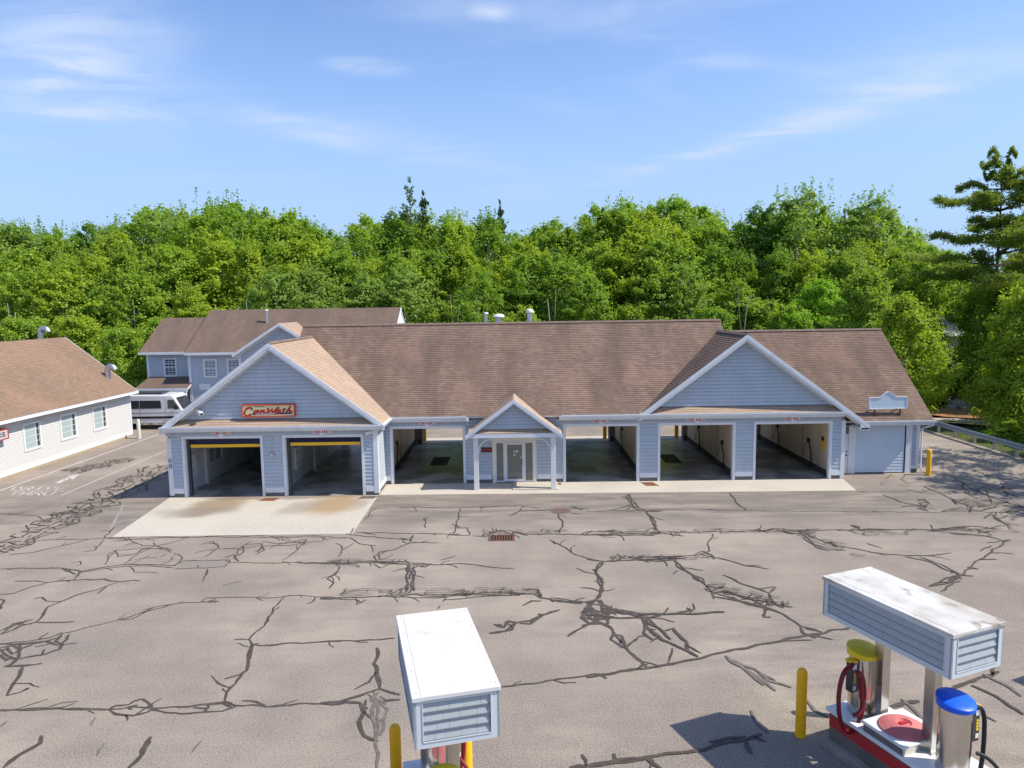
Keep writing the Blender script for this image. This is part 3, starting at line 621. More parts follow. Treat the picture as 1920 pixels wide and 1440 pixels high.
crack(*B_, "0,590 180,588 240,585 400,580 480,570 520,580 620,585 750,570 860,565 1000,570 1070,570;180,590 185,625 230,600;520,570 620,575 750,580;620,600 700,595 850,580 1000,575;860,560 940,560 1040,570;0,595 60,592 180,598;400,585 480,590 540,590 620,588;610,575 630,590 615,610;620,575 700,570 800,572 900,575 1000,578;180,598 200,612;290,580 400,588", .05)
crack(*B_, "1070,570 1100,590 1160,600 1300,615 1380,600;1010,545 1090,550 1110,580;1015,630 1060,605 1110,605;1080,560 1110,590 1200,610 1310,620;1160,590 1260,605 1330,612;590,645 600,630;1140,598 1160,590", .07)
crack(*B_, "845,768 930,755 980,715 1050,705 1120,675 1200,650;870,722 920,740 940,705 960,712 980,715;930,755 960,750 975,720;1000,718 1050,720 1120,670;1090,670 1115,678;870,725 900,722 915,738", .09)
crack(*B_, "1380,600 1400,570 1415,545 1390,510 1380,460 1400,415 1420,408;1420,408 1370,400 1280,375 1190,320 1150,300;1420,408 1550,405;1370,505 1425,515;1400,570 1420,555 1400,540;1190,320 1160,305 1175,322;1385,500 1400,490", .07)
crack(*B_, "1380,600 1340,630 1310,690 1350,720 1400,680 1360,640;1350,720 1290,750 1240,782;1380,600 1450,640 1480,670;1330,650 1440,700;1400,600 1410,650 1440,720;1400,640 1480,650 1600,670 1707,678;1410,690 1600,690 1707,680;1320,640 1400,660 1480,655;1310,690 1380,700 1450,695;1340,630 1380,690 1400,720;1310,730 1350,720 1430,720;1360,620 1430,630;1320,660 1360,700;1420,640 1390,700;1350,610 1330,680;1440,640 1430,700;1480,640 1470,670 1430,660", .10)
crack(*B_, "1430,720 1470,770 1530,840 1610,910 1640,940;1470,770 1455,800 1500,830 1530,840;1530,840 1590,790;1590,785 1630,780;1640,700 1620,740 1680,750;1600,690 1650,700 1707,755;1650,760 1707,800;1470,770 1510,780 1530,840;1400,710 1450,740", .085)
crack(*B_, "0,812 100,805 250,800 375,792;890,1035 1100,1015 1300,985 1500,960 1600,945 1707,935;1590,950 1620,910 1707,935", .06)
crack(*B_, "285,840 290,880 270,920 285,980 300,1040;300,1045 400,1075;300,1045 200,1080 100,1110 0,1118;400,1100 300,1110;0,1118 200,1115;200,1115 220,1160 195,1210 220,1280 290,1310;230,1100 215,1160;210,1130 240,1145", .085)
crack(*B_, "270,1060 285,1120 290,1200 280,1300 285,1440;300,1110 340,1150 320,1230 300,1280;300,1080 330,1100;250,1090 300,1130;290,1100 260,1140;285,1220 320,1190;240,1075 330,1120 260,1135;295,1060 255,1110;270,1130 275,1300", .07, cg)
crack(*B_, "180,262 400,268 600,270 700,275;390,135 640,140 1000,130;700,145 690,200 670,270;670,240 740,240 750,275;520,190 530,240;225,200 250,160 280,140;150,270 170,240;660,220 700,240;40,290 150,290 200,320 280,330;90,385 110,350 170,315;450,310 590,315;130,270 300,290 440,300;200,262 280,275;640,275 750,280;400,290 450,300 470,285;515,200 540,186", .05)
crack(*B_, "1190,170 1215,210 1200,265;950,180 1000,155 1160,150;1630,160 1680,210 1670,250;1550,70 1560,130 1530,150;1560,130 1600,155 1707,158;1250,140 1340,145;1250,165 1300,170;1260,130 1310,150", .06)
crack(*B_, "760,280 830,285 870,255 960,255 1020,270 1150,270 1300,275 1500,270 1707,270;960,262 1040,280;840,290 900,250 950,270 1000,290;1300,275 1360,255 1320,280;1440,262 1480,250 1460,270;1620,265 1660,240 1700,260;1640,280 1680,265", .055)
crack(*B_, "1250,1440 1480,1410 1707,1380;1480,1410 1470,1370;1650,1440 1665,1400", .10)
crack(*B_, "600,403 680,380;1000,130 1100,140;0,285 40,300;1380,95 1480,95;1500,80 1540,100", .05, cg)
crack(*C_, "0,915 200,880 400,850 600,805 800,765 1000,725 1160,695", .08)
crack(*C_, "0,395 80,405 200,400 300,395 400,385 500,375 540,360 530,330 555,285;500,375 600,395 700,425 800,438;500,370 560,378;480,372 510,360 545,375 560,395;490,385 540,390", .06)
crack(*C_, "190,390 300,385 420,380;220,400 320,405 380,395;380,400 430,440 500,490 550,540 620,560 700,590 780,610 860,635 940,690 1040,720;430,440 480,470 510,480 520,510;550,540 560,570;560,540 640,545 700,570 780,580 820,570;640,560 720,600;600,465 700,510 800,545 830,520;800,545 820,590 860,610 860,580;780,610 780,650 810,650;940,690 950,720 1000,740 1040,720;960,700 1010,710;200,400 330,392 440,395;180,385 260,398 360,400 400,395;390,400 400,430 440,450 480,480 520,500;600,548 680,556 760,590 800,620;560,560 620,570 700,585;780,600 830,590;690,580 760,600 850,630;545,545 600,535 660,550;380,460 400,445", .07)
crack(*C_, "0,275 200,275 400,277 600,275 750,270 900,272 1000,270 1100,265 1200,268 1400,265 1600,265 1800,260;750,260 800,280;830,265 900,285 1000,270;930,270 960,295 1000,330 1060,350 1140,358;960,280 1020,310 1090,335 1150,345 1250,365 1400,380 1500,380 1600,368;1400,385 1500,405 1560,435 1640,465;1460,385 1560,420 1640,460;1070,320 1100,345;750,275 840,262 940,268 1020,262;860,275 940,285 1010,275;950,300 1010,345 1070,360;1100,270 1240,262 1340,268;1190,262 1200,255 1170,245;1480,268 1560,270 1640,258;1230,325 1300,347;0,290 140,290 300,292;240,285 330,280 430,295;80,275 120,265 90,290", .055)
crack(*C_, "1555,540 1640,470 1720,400 1850,310;1510,510 1560,490 1640,465 1700,470;1530,500 1600,495;1640,470 1590,490;1670,430 1720,440;1500,515 1570,505 1620,480", .075)
crack(*C_, "1500,270 1600,280 1700,285 1800,305;1550,260 1700,250 1800,265;1730,360 1780,335;1780,200 1820,230 1860,250;1600,285 1760,295 1840,320;1640,270 1800,275;1800,190 1790,215 1850,245;1700,262 1780,290", .055)
crack(*C_, "0,185 200,182 500,178 700,182 1100,185 1300,187 1500,190 1600,185 1750,180;1190,98 1400,100 1640,100", .035)
crack(*C_, "630,105 660,150 700,180;260,190 290,230 310,265;180,110 200,160 260,180;170,120 215,150 230,170;150,170 200,150;1300,112 1400,150 1500,165;1450,130 1500,145 1460,150 1490,170 1450,170 1500,185;1480,75 1560,110 1620,140 1700,170;1450,140 1480,130 1505,150 1470,160;1380,165 1500,160;1400,90 1480,105;1600,30 1700,90 1800,130 1920,170;1560,20 1640,40 1760,70 1920,130;1650,60 1660,100 1720,130;1750,90 1780,150;1820,60 1850,120;1560,185 1640,170 1760,190 1900,185;1700,5 1760,30 1920,60", .055)
crack(*C_, "611,820 640,850 700,880 760,920 830,975;640,840 740,880 800,930 900,960;700,880 800,940;650,845 720,900 780,950;770,900 830,930", .09, cg)
crack(*C_, "0,1305 130,1280 260,1270 440,1245 620,1200 770,1165;1300,1060 1460,1020;1600,970 1700,930 1810,890;1690,950 1800,1000 1920,1080;1160,245 1200,262;540,1200 700,1175;270,1275 320,1311;700,1200 720,1250", .10)
crack(*C_, "1380,1010 1430,1050 1470,1100;950,1000 1000,1060 1060,1090;1740,900 1860,960 1910,1000;1160,880 1240,915;720,1060 740,1110 800,1160;1720,1070 1800,1110", .08, cg)
crack(*C_, "0,590 60,560 70,500 40,450 70,410;130,630 250,640 400,635 500,635 605,628;240,645 270,700 330,750 400,780 490,825;250,660 320,700 360,740;345,710 380,700 440,760 445,795;120,620 240,650;260,690 250,720 290,750;340,720 370,750;0,640 120,650;400,630 460,620 440,610", .085)
def web(P0, P1, w0, w1, nu, nv, wd, prob=.8, seed=1, mb=None):
    """net of sealed cracks in a strip between two ground points"""
    r = random.Random(seed); a = Vector((*P0, 0)); b = Vector((*P1, 0)); d = b-a; n = Vector((-d.y, d.x, 0)).normalized(); pts = {}
    for i in range(nu+1):
        f = i/nu; w = w0+(w1-w0)*f; w *= .7+.5*math.sin(f*9+seed)**2
        for j in range(nv+1):
            p = a+d*(f+r.uniform(-.34, .34)/nu)+n*w*((j/nv-.5)+r.uniform(-.34, .34)/nv); pts[i, j] = (p.x, p.y)
    for (i, j), p in pts.items():
        for q in ((i+1, j), (i, j+1), (i+1, j+1) if (i+j) % 5 == 0 else None):
            if q and q in pts and r.random() < prob*(1 if q[0] == i+1 else .62):
                zc[0] += .00004; ribbon(mb or cs, jitter([p, pts[q]], wd*.6, r, 2), wd*r.uniform(.6, 1.2), zc[0])
web(G(0, 1035), G(95, 985), 1.0, 1.6, 12, 4, .055, .7, 2)
web(G(95, 985), G(200, 935), 1.7, 2.2, 16, 6, .055, .8, 1)
web(G(200, 935), G(312, 872), 2.2, 2.0, 17, 6, .06, .75, 3)
web(G(130, 885), G(248, 860), 1.6, 1.3, 22, 7, .045, .85, 4)
web(G(905, 1000), G(1060, 997), .6, .4, 10, 2, .032, .7, 11)
web(G(1120, 998), G(1500, 996), .25, .35, 18, 1, .034, .7, 12)
web(G(1500, 998), G(1620, 1045), .5, .4, 9, 2, .036, .6, 13)
web(G(1620, 1000), G(1900, 992), .5, .8, 14, 2, .038, .6, 14)
web(G(1640, 905), G(1915, 905), 2.2, 3.2, 9, 4, .035, .35, 15)
web(G(1330, 1100), G(1480, 1135), .6, .6, 8, 3, .045, .7, 16)
web(G(640, 1112), G(1010, 1110), .35, .5, 16, 2, .035, .7, 17)
web(G(620, 1052), G(790, 1056), .25, .3, 9, 1, .036, .8, 21)
web(G(1150, 1047), G(1310, 1045), .35, .35, 9, 2, .036, .75, 22)
web(G(1800, 935), G(1915, 965), 1.5, 3.0, 10, 4, .06, .45, 6)
print('crack z', zc[0])
struct('crack_sealant', cs, m_seal); struct('thin_sealant', cg, m_sealg)
pa = MB(); pa.face([(*G(u, v), .0026) for u, v in ((327, 1067), (421, 1063), (431, 1050), (346, 1052))]); struct('asphalt_patch', pa, m_patch)

# small ironwork in the ground
def plate(name, label, cat, u, v, w, d, m, z=.016, rz=0, skew=0):
    x, y = G(u, v); t = thing(name, label, cat, (x, y, 0), 0)
    b = MB(); b.prism([(x-w/2-skew, y-d/2, z-.01), (x+w/2-skew, y-d/2, z-.01), (x+w/2+skew, y+d/2, z-.01), (x-w/2+skew, y+d/2, z-.01)], (0, 0, .012)); b.build('plate', m, t)
    for sx in (-1, 1):
        f = MB(); f.prism([(x+sx*(w/2+.02)-skew-.02, y-d/2-.02, z-.012), (x+sx*(w/2+.02)-skew+.02, y-d/2-.02, z-.012), (x+sx*(w/2+.02)+skew+.02, y+d/2+.02, z-.012), (x+sx*(w/2+.02)+skew-.02, y+d/2+.02, z-.012)], (0, 0, .010))
        f.build('rim', m_found, t)
    return t
plate('trench_cover', 'orange-brown rusty plate in the pale slab between the two rolling-door openings', 'plate', 505, 937, .66, .5, m_rust, .02, skew=.06)
plate('trench_cover', 'brown plate at the right front corner of the pale slab, beside the tunnel wall', 'plate', 690, 933, .7, .45, m_brplate, .02, skew=.08)
plate('trench_cover', 'rusty plate in the walk before the pier under the right gable left foot', 'plate', 1218, 908, .56, .7, m_rust, .02, skew=-.1)
plate('doormat', 'small brown mat on the walk by the right porch post', 'mat', 1033, 908, .95, .28, m_brplate, .03)
gx, gy = G(941, 1009)
gr = thing('storm_drain', 'rusty rectangular storm drain grate sunk in the asphalt in front of the porch', 'drain', (gx, gy, 0))
b = MB(); b.box(gx-.46, gx+.46, gy-.3, gy+.3, .001, .005); b.build('pit', m_dark, gr)
b = MB()
for i in range(9): x = gx-.42+.105*i; b.box(x-.018, x+.018, gy-.27, gy+.27, .006, .02)
b.build('bars', m_rust, gr)
b = MB(); b.box(gx-.5, gx-.455, gy-.34, gy+.34, .004, .024); b.box(gx+.455, gx+.5, gy-.34, gy+.34, .004, .024); b.box(gx-.455, gx+.455, gy+.29, gy+.34, .004, .023); b.box(gx-.455, gx+.455, gy-.34, gy-.29, .004, .023); b.build('frame', m_brplate, gr)
gx, gy = G(1052, 958); mh = thing('manhole_cover', 'round brown manhole cover in the dark asphalt right of the porch', 'manhole', (gx, gy, 0))
b = MB(); b.lathe((gx, gy, 0), [(.40, .002), (.40, .016), (.38, .02), (.01, .02)], 28); b.build('lid', m_brplate, mh)
b = MB(); b.lathe((gx, gy, 0), [(.46, .001), (.46, .012), (.41, .014)], 28); b.build('ring', m_found, mh)

# ================================================================ the car wash
cw = thing('car_wash_building', 'long blue-grey clapboard car wash with brown shingle roof, two gabled wings and open drive-through bays', 'car wash', (0, 0, 0))
X0, X1 = -6.82, 16.36
bays = [(-6.43, -2.83), (2.32, 5.95), (7.09, 10.78), (11.91, 15.63)]
tun = [(-16.03, -12.36), (-11.2, -7.53)]
TOP = 2.87
YL = -2.06          # front of the left wing
sid = MB(); holes = [(a-.03, b+.03, -.1, TOP) for a, b in bays]+[(-1.3, .78, -.1, 2.2)]
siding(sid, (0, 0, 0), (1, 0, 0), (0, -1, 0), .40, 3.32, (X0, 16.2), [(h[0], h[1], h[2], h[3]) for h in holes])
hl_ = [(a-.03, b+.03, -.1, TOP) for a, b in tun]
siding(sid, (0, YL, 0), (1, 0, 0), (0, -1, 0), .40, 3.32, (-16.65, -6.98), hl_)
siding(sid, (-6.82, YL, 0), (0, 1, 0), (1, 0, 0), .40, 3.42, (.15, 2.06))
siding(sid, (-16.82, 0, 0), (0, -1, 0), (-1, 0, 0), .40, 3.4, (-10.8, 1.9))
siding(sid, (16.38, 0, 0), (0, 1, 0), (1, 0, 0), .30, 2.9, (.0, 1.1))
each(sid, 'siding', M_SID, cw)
ws = MB()
wallslab(ws, (0, 0, 0), (1, 0, 0), (0, -1, 0), .0, 3.32, X0, 16.36, holes)
wallslab(ws, (0, YL, 0), (1, 0, 0), (0, -1, 0), .0, 3.32, -16.8, -6.83, hl_)
ws.box(-6.97, -6.83, YL+.145, -.001, .0, 3.5); ws.box(-16.81, -16.66, YL+.145, 10.8, 0, 3.4)
wallslab(ws, (0, 10.86, 0), (1, 0, 0), (0, 1, 0), .0, 3.32, -16.65, 20.6, [(a, b, -.1, TOP) for a, b in bays+tun[1:]])
ws.box(20.46, 20.6, 1.26, 10.7, 0, 2.8); ws.box(16.2, 16.36, .001, 1.1, 0, 3.2)
ws.build('masonry_wall', mat('rough_inner_wall', (.36, .31, .24), .7, noise=[(2, 4, (.26, .22, .17), .4, .8)]), cw)
# skirt boards between openings, foundation, corner boards
sk = MB()
def skirt(mb, a, b, y, z0=.19, z1=.43): mb.box(a, b, y-.035, y-.001, z0, z1)
for a, b in ((-6.80, -6.56), (-2.70, -2.34), (1.75, 2.19), (6.08, 6.96), (10.91, 11.78), (15.76, 16.19)): skirt(sk, a, b, -.005)
skirt(sk, -2.34, -1.42, -.004); skirt(sk, .89, 1.75, -.006)
for a, b in ((-16.64, -16.16), (-12.23, -11.33), (-7.40, -6.99)): skirt(sk, a, b, YL-.005)
sk.box(-6.815, -6.783, YL, -.045, .19, .43); sk.box(-16.86, -16.825, YL, 10.8, .19, .43)
each(sk, 'skirt_board', m_trim, cw)
cb = MB(); cb.box(16.2, 16.405, -.04, -.001, .02, 3.0); cb.box(16.385, 16.42, .0, .18, .02, 2.9)
cb.box(-16.86, -16.64, YL-.04, YL-.001, .10, 3.3); cb.box(-16.865, -16.825, YL+.0, YL+.2, .10, 3.3)
cb.box(-6.98, -6.76, YL-.04, YL-.001, .10, 3.3); cb.box(-6.815, -6.76, YL+.0, YL+.2, .10, 3.35)
each(cb, 'corner_board', m_trim, cw)
fd = MB()
for a, b in ((X0, -6.45), (-2.81, -1.3), (.78, 2.3), (5.97, 7.07), (10.8, 11.89), (15.65, 16.37)): fd.box(a, b, -.012, .12, -.05, .192)
for a, b in ((-16.82, -16.05), (-12.34, -11.22), (-7.51, -6.82)): fd.box(a, b, YL-.012, YL+.1, -.05, .192)
fd.box(-6.83, -6.805, YL+.1, -.02, -.05, .19); fd.box(-16.83, -16.81, YL+.1, 10.8, -.05, .19)
each(fd, 'foundation', m_found, cw)
# door openings: trim, jamb linings, keystone block
def opening(a, b, y, back, depth=.16):
    f = MB(); o = .11
    f.box(a-o, a, y-.05, y-.001, .02, TOP+o); f.box(b, b+o, y-.05, y-.001, .02, TOP+o); f.box(a, b, y-.049, y-.001, TOP, TOP+o)
    f.box(a-.001, a+.03, y, y+depth, .0, TOP-.031); f.box(b-.03, b+.001, y, y+depth, .0, TOP-.031); f.box(a, b, y, y+depth, TOP-.03, TOP-.001)
    fo = f.build('door_frame', m_trim, cw)
    c = (a+b)/2; k = MB(); k.prism([(c-.09, y-.085, TOP+.02), (c+.09, y-.085, TOP+.02), (c+.12, y-.085, TOP+.2), (c-.12, y-.085, TOP+.2)], (0, .03, 0)); k.build('keystone', m_trim, fo)
for a, b in bays: opening(a, b, 0, 0)
for a, b in tun: opening(a, b, YL, 0)
for i, (a, b) in enumerate(bays):
    f = MB(); f.box(a, a+.09, 10.83, 10.9, 0, TOP); f.box(b-.09, b, 10.83, 10.9, 0, TOP); f.box(a+.09, b-.09, 10.83, 10.9, TOP-.1, TOP); f.build('rear_door_frame', m_trim, cw)
for a, b, zb in ((*tun[0], 2.37), (*tun[1], 2.41)):
    d = MB(); n = 8
    for i in range(n): z0 = zb+.15+(TOP-.03-zb-.15)*i/n; z1 = zb+.15+(TOP-.03-zb-.15)*(i+1)/n; d.hexa([(a+.15, YL+.30, z0), (b-.05, YL+.30, z0), (b-.05, YL+.34, z0), (a+.15, YL+.34, z0), (a+.15, YL+.28, z1-.004), (b-.05, YL+.28, z1-.004), (b-.05, YL+.34, z1-.004), (a+.15, YL+.34, z1-.004)])
    do = d.build('rolling_door', m_navy, cw)
    e = MB(); e.box(a+.18, b-.08, YL+.25, YL+.36, zb, zb+.15); e.build('bottom_bar', m_yel, do, bevel=.01)
    r = MB(); r.box(a+.035, a+.15, YL+.17, YL+.36, 0, TOP-.03); r.box(b-.10, b-.035, YL+.17, YL+.36, 0, TOP-.03); each(r, 'guide_rail', m_card, do)

# interiors
fl = MB(); fl.box(-16.6, -6.9, YL+.02, 10.9, -.06, .006); fl.box(-6.899, 16.1, .0, 10.9, -.06, .006); fl.build('bay_floor', m_floor, cw)
ce = MB(); ce.box(-16.6, -6.95, YL+.15, 10.7, 3.2, 3.3); ce.box(-6.9, 16.3, .15, 10.7, 3.2, 3.3); ce.build('ceiling', mat('pale_ceiling', (.55, .53, .48), .7), cw)
iw = MB()
for a, b in ((-7.02, -6.86), (-2.52, -2.36), (1.90, 2.05), (6.27, 6.70), (11.01, 11.48), (15.80, 16.15)): iw.box(a, b, .15, 10.71, 0, 3.2)
each(iw, 'bay_partition', m_tan, cw)
ig = MB(); ig.box(-16.50, -16.35, YL+.4, 10.7, 0, 3.2); ig.box(-12.0, -11.64, YL+.4, 10.7, 0, 3.2); ig.box(-7.25, -7.03, YL+.4, 10.7, 0, 3.2); ig.box(-16.3, -12.05, 10.0, 10.7, 0, 3.2); each(ig, 'tunnel_lining', m_greyw, cw)
cu = MB()
for x in (-6.86, 1.90+.15, 6.70, 11.48): cu.box(x+.001, x+.07, .3, 10.6, 0, .3)
for x in (-2.52, 6.27, 11.01, 15.80): cu.box(x-.07, x-.001, .3, 10.6, 0, .3)
for a, b in bays: cu.box(b+.02, b+.2, 10.55, 10.70, 0, .32); cu.box(a-.2, a-.02, 10.55, 10.70, 0, .32)
each(cu, 'wall_curb', mat('dark_curb', (.07, .066, .064), .8), cw)
st = MB(); st.box(-16.34, -16.2, .62, .9, 0, 3.2); st.build('tunnel_column', m_greyw, cw)
wi = MB(); f = wi; wy0, wy1, wz0, wz1 = 1.15, 2.75, .95, 2.4
wf = MB(); wf.box(-16.34, -16.28, wy0-.1, wy0, wz0-.1, wz1+.1); wf.box(-16.34, -16.28, wy1, wy1+.1, wz0-.1, wz1+.1); wf.box(-16.34, -16.281, wy0, wy1, wz0-.1, wz0); wf.box(-16.34, -16.281, wy0, wy1, wz1, wz1+.1)
wfo = wf.build('side_window', m_trim, cw)
wg = MB(); wg.box(-16.348, -16.325, wy0, wy1, wz0, wz1); wg.build('pane', m_glass2, wfo)
wg = MB(); wg.box(-16.324, -16.31, wy0, wy1, 1.68, 1.72); wg.box(-16.325, -16.312, 1.9, 1.94, wz0, wz1); wg.build('muntin', m_trim, wfo)
# floor pits
for x, y, w, d, lb in ((-4.63, 5.25, .98, 2.25, 'black drain pit in the wet floor of the leftmost open bay'), (8.72, 5.2, .92, 2.3, 'black drain pit in the floor of the second open bay from the right'), (12.35, 5.2, .92, 2.3, 'black drain pit at the left edge of the rightmost open bay')):
    t = thing('floor_drain', lb, 'drain', (x, y, 0), 0, 'drain pits in the wash bays')
    b = MB(); b.box(x-w/2, x+w/2, y-d/2, y+d/2, .007, .012); b.build('pit', m_dark, t)
    b = MB()
    for k in range(14): yy = y-d/2+.08+(d-.16)*k/13; b.box(x-w/2+.03, x+w/2-.03, yy-.012, yy+.012, .013, .02)
    b.build('bars', mat('wet_iron', (.03, .03, .03), .3), t)

# ---- roofs of the car wash
def dirt(dy, dz): return (0, dy, dz)
rf = MB()
sl = math.hypot(5.8, 4.47)
roofslope(rf, (-12.3, -.4, 3.5), (1, 0, 0), (0, 5.8, 4.47), [(0, 0), (18.4, 0), (23.85, 3.0), (23.85, sl), (0, sl)])
roofslope(rf, (11.55, 11.2, 3.5), (-1, 0, 0), (0, -5.8, 4.47), [(0, 0), (23.85, 0), (23.85, sl), (0, sl)])
ro = rf.build('main_roof', [m_roof, m_trim], cw)
rc = MB(); rc.bar((-12.3, 5.33, 7.975), (11.55, 5.33, 7.975), .17, .022, (0, -.6, .8)); rc.bar((-12.3, 5.47, 7.977), (11.55, 5.47, 7.977), .17, .022, (0, .6, .8)); rc.build('ridge_cap', m_capm, ro)
# pent strip under the right gable
pf = MB(); roofslope(pf, (6.0, -.42, 3.5), (1, 0, 0), (0, .42, .27), [(0, 0), (10.2, 0), (10.2, .5), (0, .5)])
pf.build('pent_roof', [m_rooft, m_trim], cw)
pf = MB(); roofslope(pf, (-16.75, -2.5, 3.49), (1, 0, 0), (0, .44, .27), [(0, 0), (10.1, 0), (10.1, .515), (0, .515)])
pf.build('pent_roof', [m_rooft, m_trim], cw)
# left gable roof (ridge along Y) and right gable roof
def gable(apx, apz, xl, zl, xr, zr, yf, yb, mL, mR, name):
    L = MB(); s1 = math.hypot(apx-xl, apz-zl); roofslope(L, (xl, yb, zl), (0, -1, 0), (apx-xl, 0, apz-zl), [(0, 0), (yb-yf, 0), (yb-yf, s1), (0, s1)])
    o = L.build(name, [mL, m_trim], cw)
    Rr = MB(); s2 = math.hypot(apx-xr, apz-zr); roofslope(Rr, (xr, yf, zr), (0, 1, 0), (apx-xr, 0, apz-zr), [(0, 0), (yb-yf, 0), (yb-yf, s2), (0, s2)])
    p = Rr.build(name, [mR, m_trim], cw)
    c = MB(); a = (apx-xl, apz-zl); ln = math.hypot(*a)
    c.bar((apx-.06, yf, apz+.008), (apx-.06, yb, apz+.008), .17, .022, (-a[1]/ln, 0, a[0]/ln)); c.bar((apx+.06, yf, apz+.010), (apx+.06, yb, apz+.010), .17, .022, (a[1]/ln, 0, a[0]/ln)); c.build('ridge_cap', m_capm, p)
gable(-11.62, 7.38, -16.95, 3.42, -6.42, 3.52, -2.48, 4.95, m_rooft, m_rooft, 'left_wing_roof')
gable(11.24, 7.38, 6.0, 3.46, 17.33, 2.84, -.46, 6.0, m_roof, m_roof, 'right_wing_roof')
L = MB(); roofslope(L, (-16.95, 11.2, 3.42), (0, -1, 0), (5.33, 0, 3.96), [(0, 0), (6.25, 0), (6.25, 6.64), (0, 6.64)]); L.build('rear_tunnel_roof', [m_rooft, m_trim], cw)
# garage roof on the right
gr_ = MB(); gs = math.hypot(5.72, 4.43)
roofslope(gr_, (11.6, .5, 2.85), (1, 0, 0), (0, 5.72, 4.43), [(4.2, 0), (9.53, 0), (9.53, gs), (0, gs), (0, 4.6)])
roofslope(gr_, (21.13, 11.94, 2.85), (-1, 0, 0), (0, -5.72, 4.43), [(0, 0), (9.53, 0), (9.53, gs), (0, gs)])
go = gr_.build('garage_roof', [m_roof, m_trim], cw)
rc = MB(); rc.bar((11.6, 6.15, 7.29), (21.13, 6.15, 7.29), .17, .022, (0, -.6, .8)); rc.bar((11.6, 6.29, 7.292), (21.13, 6.29, 7.292), .17, .022, (0, .6, .8)); rc.build('ridge_cap', m_capm, go)
# gable walls
def gwall(apx, apz, xl, zl, xr, zr, y, zbase):
    def span(z):
        return (xl+(apx-xl)*(z-zl)/(apz-zl), xr+(apx-xr)*(z-zr)/(apz-zr))
    b = MB(); siding(b, (0, y, 0), (1, 0, 0), (0, -1, 0), zbase, apz-.03, span)
    b.build('gable_siding', M_SID, cw)
    a, c = span(zbase); b = MB(); b.prism([(a, y, zbase), (c, y, zbase), (apx, y, apz-.01)], (0, .1, 0))
    b.build('gable_wall', m_found, cw)
gwall(-11.62, 7.22, -16.95, 3.26, -6.42, 3.34, YL, 3.78)
gwall(11.24, 7.22, 6.0, 3.30, 17.33, 2.68, 0, 3.80)
b = MB(); b.prism([(11.5, 1.0, 3.9), (11.5, 9.8, 3.9), (11.5, 5.4, 7.85)], (-.08, 0, 0)); b.build('gable_wall', m_siding, cw)
b = MB(); b.prism([(-12.25, 1.0, 3.9), (-12.25, 9.8, 3.9), (-12.25, 5.4, 7.85)], (.08, 0, 0)); b.build('gable_wall', m_siding, cw)
b = MB(); b.prism([(20.6, 1.3, 2.7), (20.6, 11.1, 2.7), (20.6, 6.22, 7.1)], (-.08, 0, 0)); b.build('gable_wall', m_siding, cw)
def rake(name, apx, apz, fx, fz, y0, y1, h, drop=0.0, m=m_trim, parent=cw):
    b = MB(); b.prism([(fx, y0, fz-drop), (apx, y0, apz-drop), (apx, y0, apz-drop-h), (fx, y0, fz-drop-h)], (0, y1-y0, 0)); return b.build(name, m, parent)
for apx, apz, xl, zl, xr, zr, y in ((-11.62, 7.36, -16.98, 3.39, -6.40, 3.50, -2.48), (11.24, 7.36, 5.97, 3.43, 17.36, 2.81, -.46)):
    for fx, fz in ((xl, zl), (xr, zr)):
        rake('rake_board', apx, apz, fx, fz, y-.045, y-.002, .20, -.03)
        rake('rake_board', apx, apz, fx, fz, y-.02, y+.05, .12, .171)
        rake('soffit', apx, apz, fx, fz, y+.052, y+.40, .02, .17)
        rake('frieze_board', apx, apz, fx, fz, (YL if y < -1 else 0)-.03, (YL if y < -1 else 0)-.003, .15, .196)
# return at the low end of the right rake, eaves, gutters
rb = MB(); rb.box(16.95, 17.36, -.5, 1.0, 2.58, 2.68); rb.prism([(16.9, -.5, 2.60), (17.37, -.5, 2.60), (17.37, -.5, 2.80), (16.95, -.5, 2.98)], (0, .04, 0)); rb.build('eave_return', m_trim, cw)
def gutter(a, b, y, z, axis='x', side=-1, name='gutter'):
    g_ = MB(); pr_ = [(0, 0), (.0, -.13), (.09, -.13), (.12, -.03), (.12, 0), (.105, 0), (.10, -.02), (.015, -.02), (.015, 0)]
    if axis == 'x': P = [(a, y+side*u, z+w) for u, w in pr_]; g_.prism(P if side > 0 else P[::-1], (b-a, 0, 0))
    else: P = [(y+side*u, a, z+w) for u, w in pr_]; g_.prism(P, (0, b-a, 0))
    return g_.build(name, m_trim, cw)
gutter(-6.35, -2.62, -.40, 3.50); gutter(2.12, 16.2, -.43, 3.50); gutter(-16.95, -6.45, -2.5, 3.49)
gutter(17.4, 21.2, .48, 2.85); gutter(-2.6, -.5, -6.42, 3.52, 'y', 1)
fs = MB(); fs.box(-6.4, -2.5, -.395, -.37, 3.26, 3.46); fs.box(2.0, 16.2, -.42, -.39, 3.26, 3.46); fs.box(-16.9, -6.45, -2.495, -2.46, 3.26, 3.46); fs.box(17.4, 21.1, .485, .52, 2.62, 2.83)
fs.box(-6.45, -6.42, -2.45, -.4, 3.28, 3.48); each(fs, 'fascia', m_trim, cw)
so = MB(); so.box(-6.4, -2.4, -.37, 0, 3.24, 3.26); so.box(1.9, 16.1, -.39, 0, 3.24, 3.26); so.box(-16.85, -6.5, -2.46, YL, 3.24, 3.26); so.box(16.4, 21.0, .52, 1.1, 2.60, 2.62); so.box(-6.8, -6.45, -2.4, -.4, 3.26, 3.28); each(so, 'soffit', m_trim, cw)
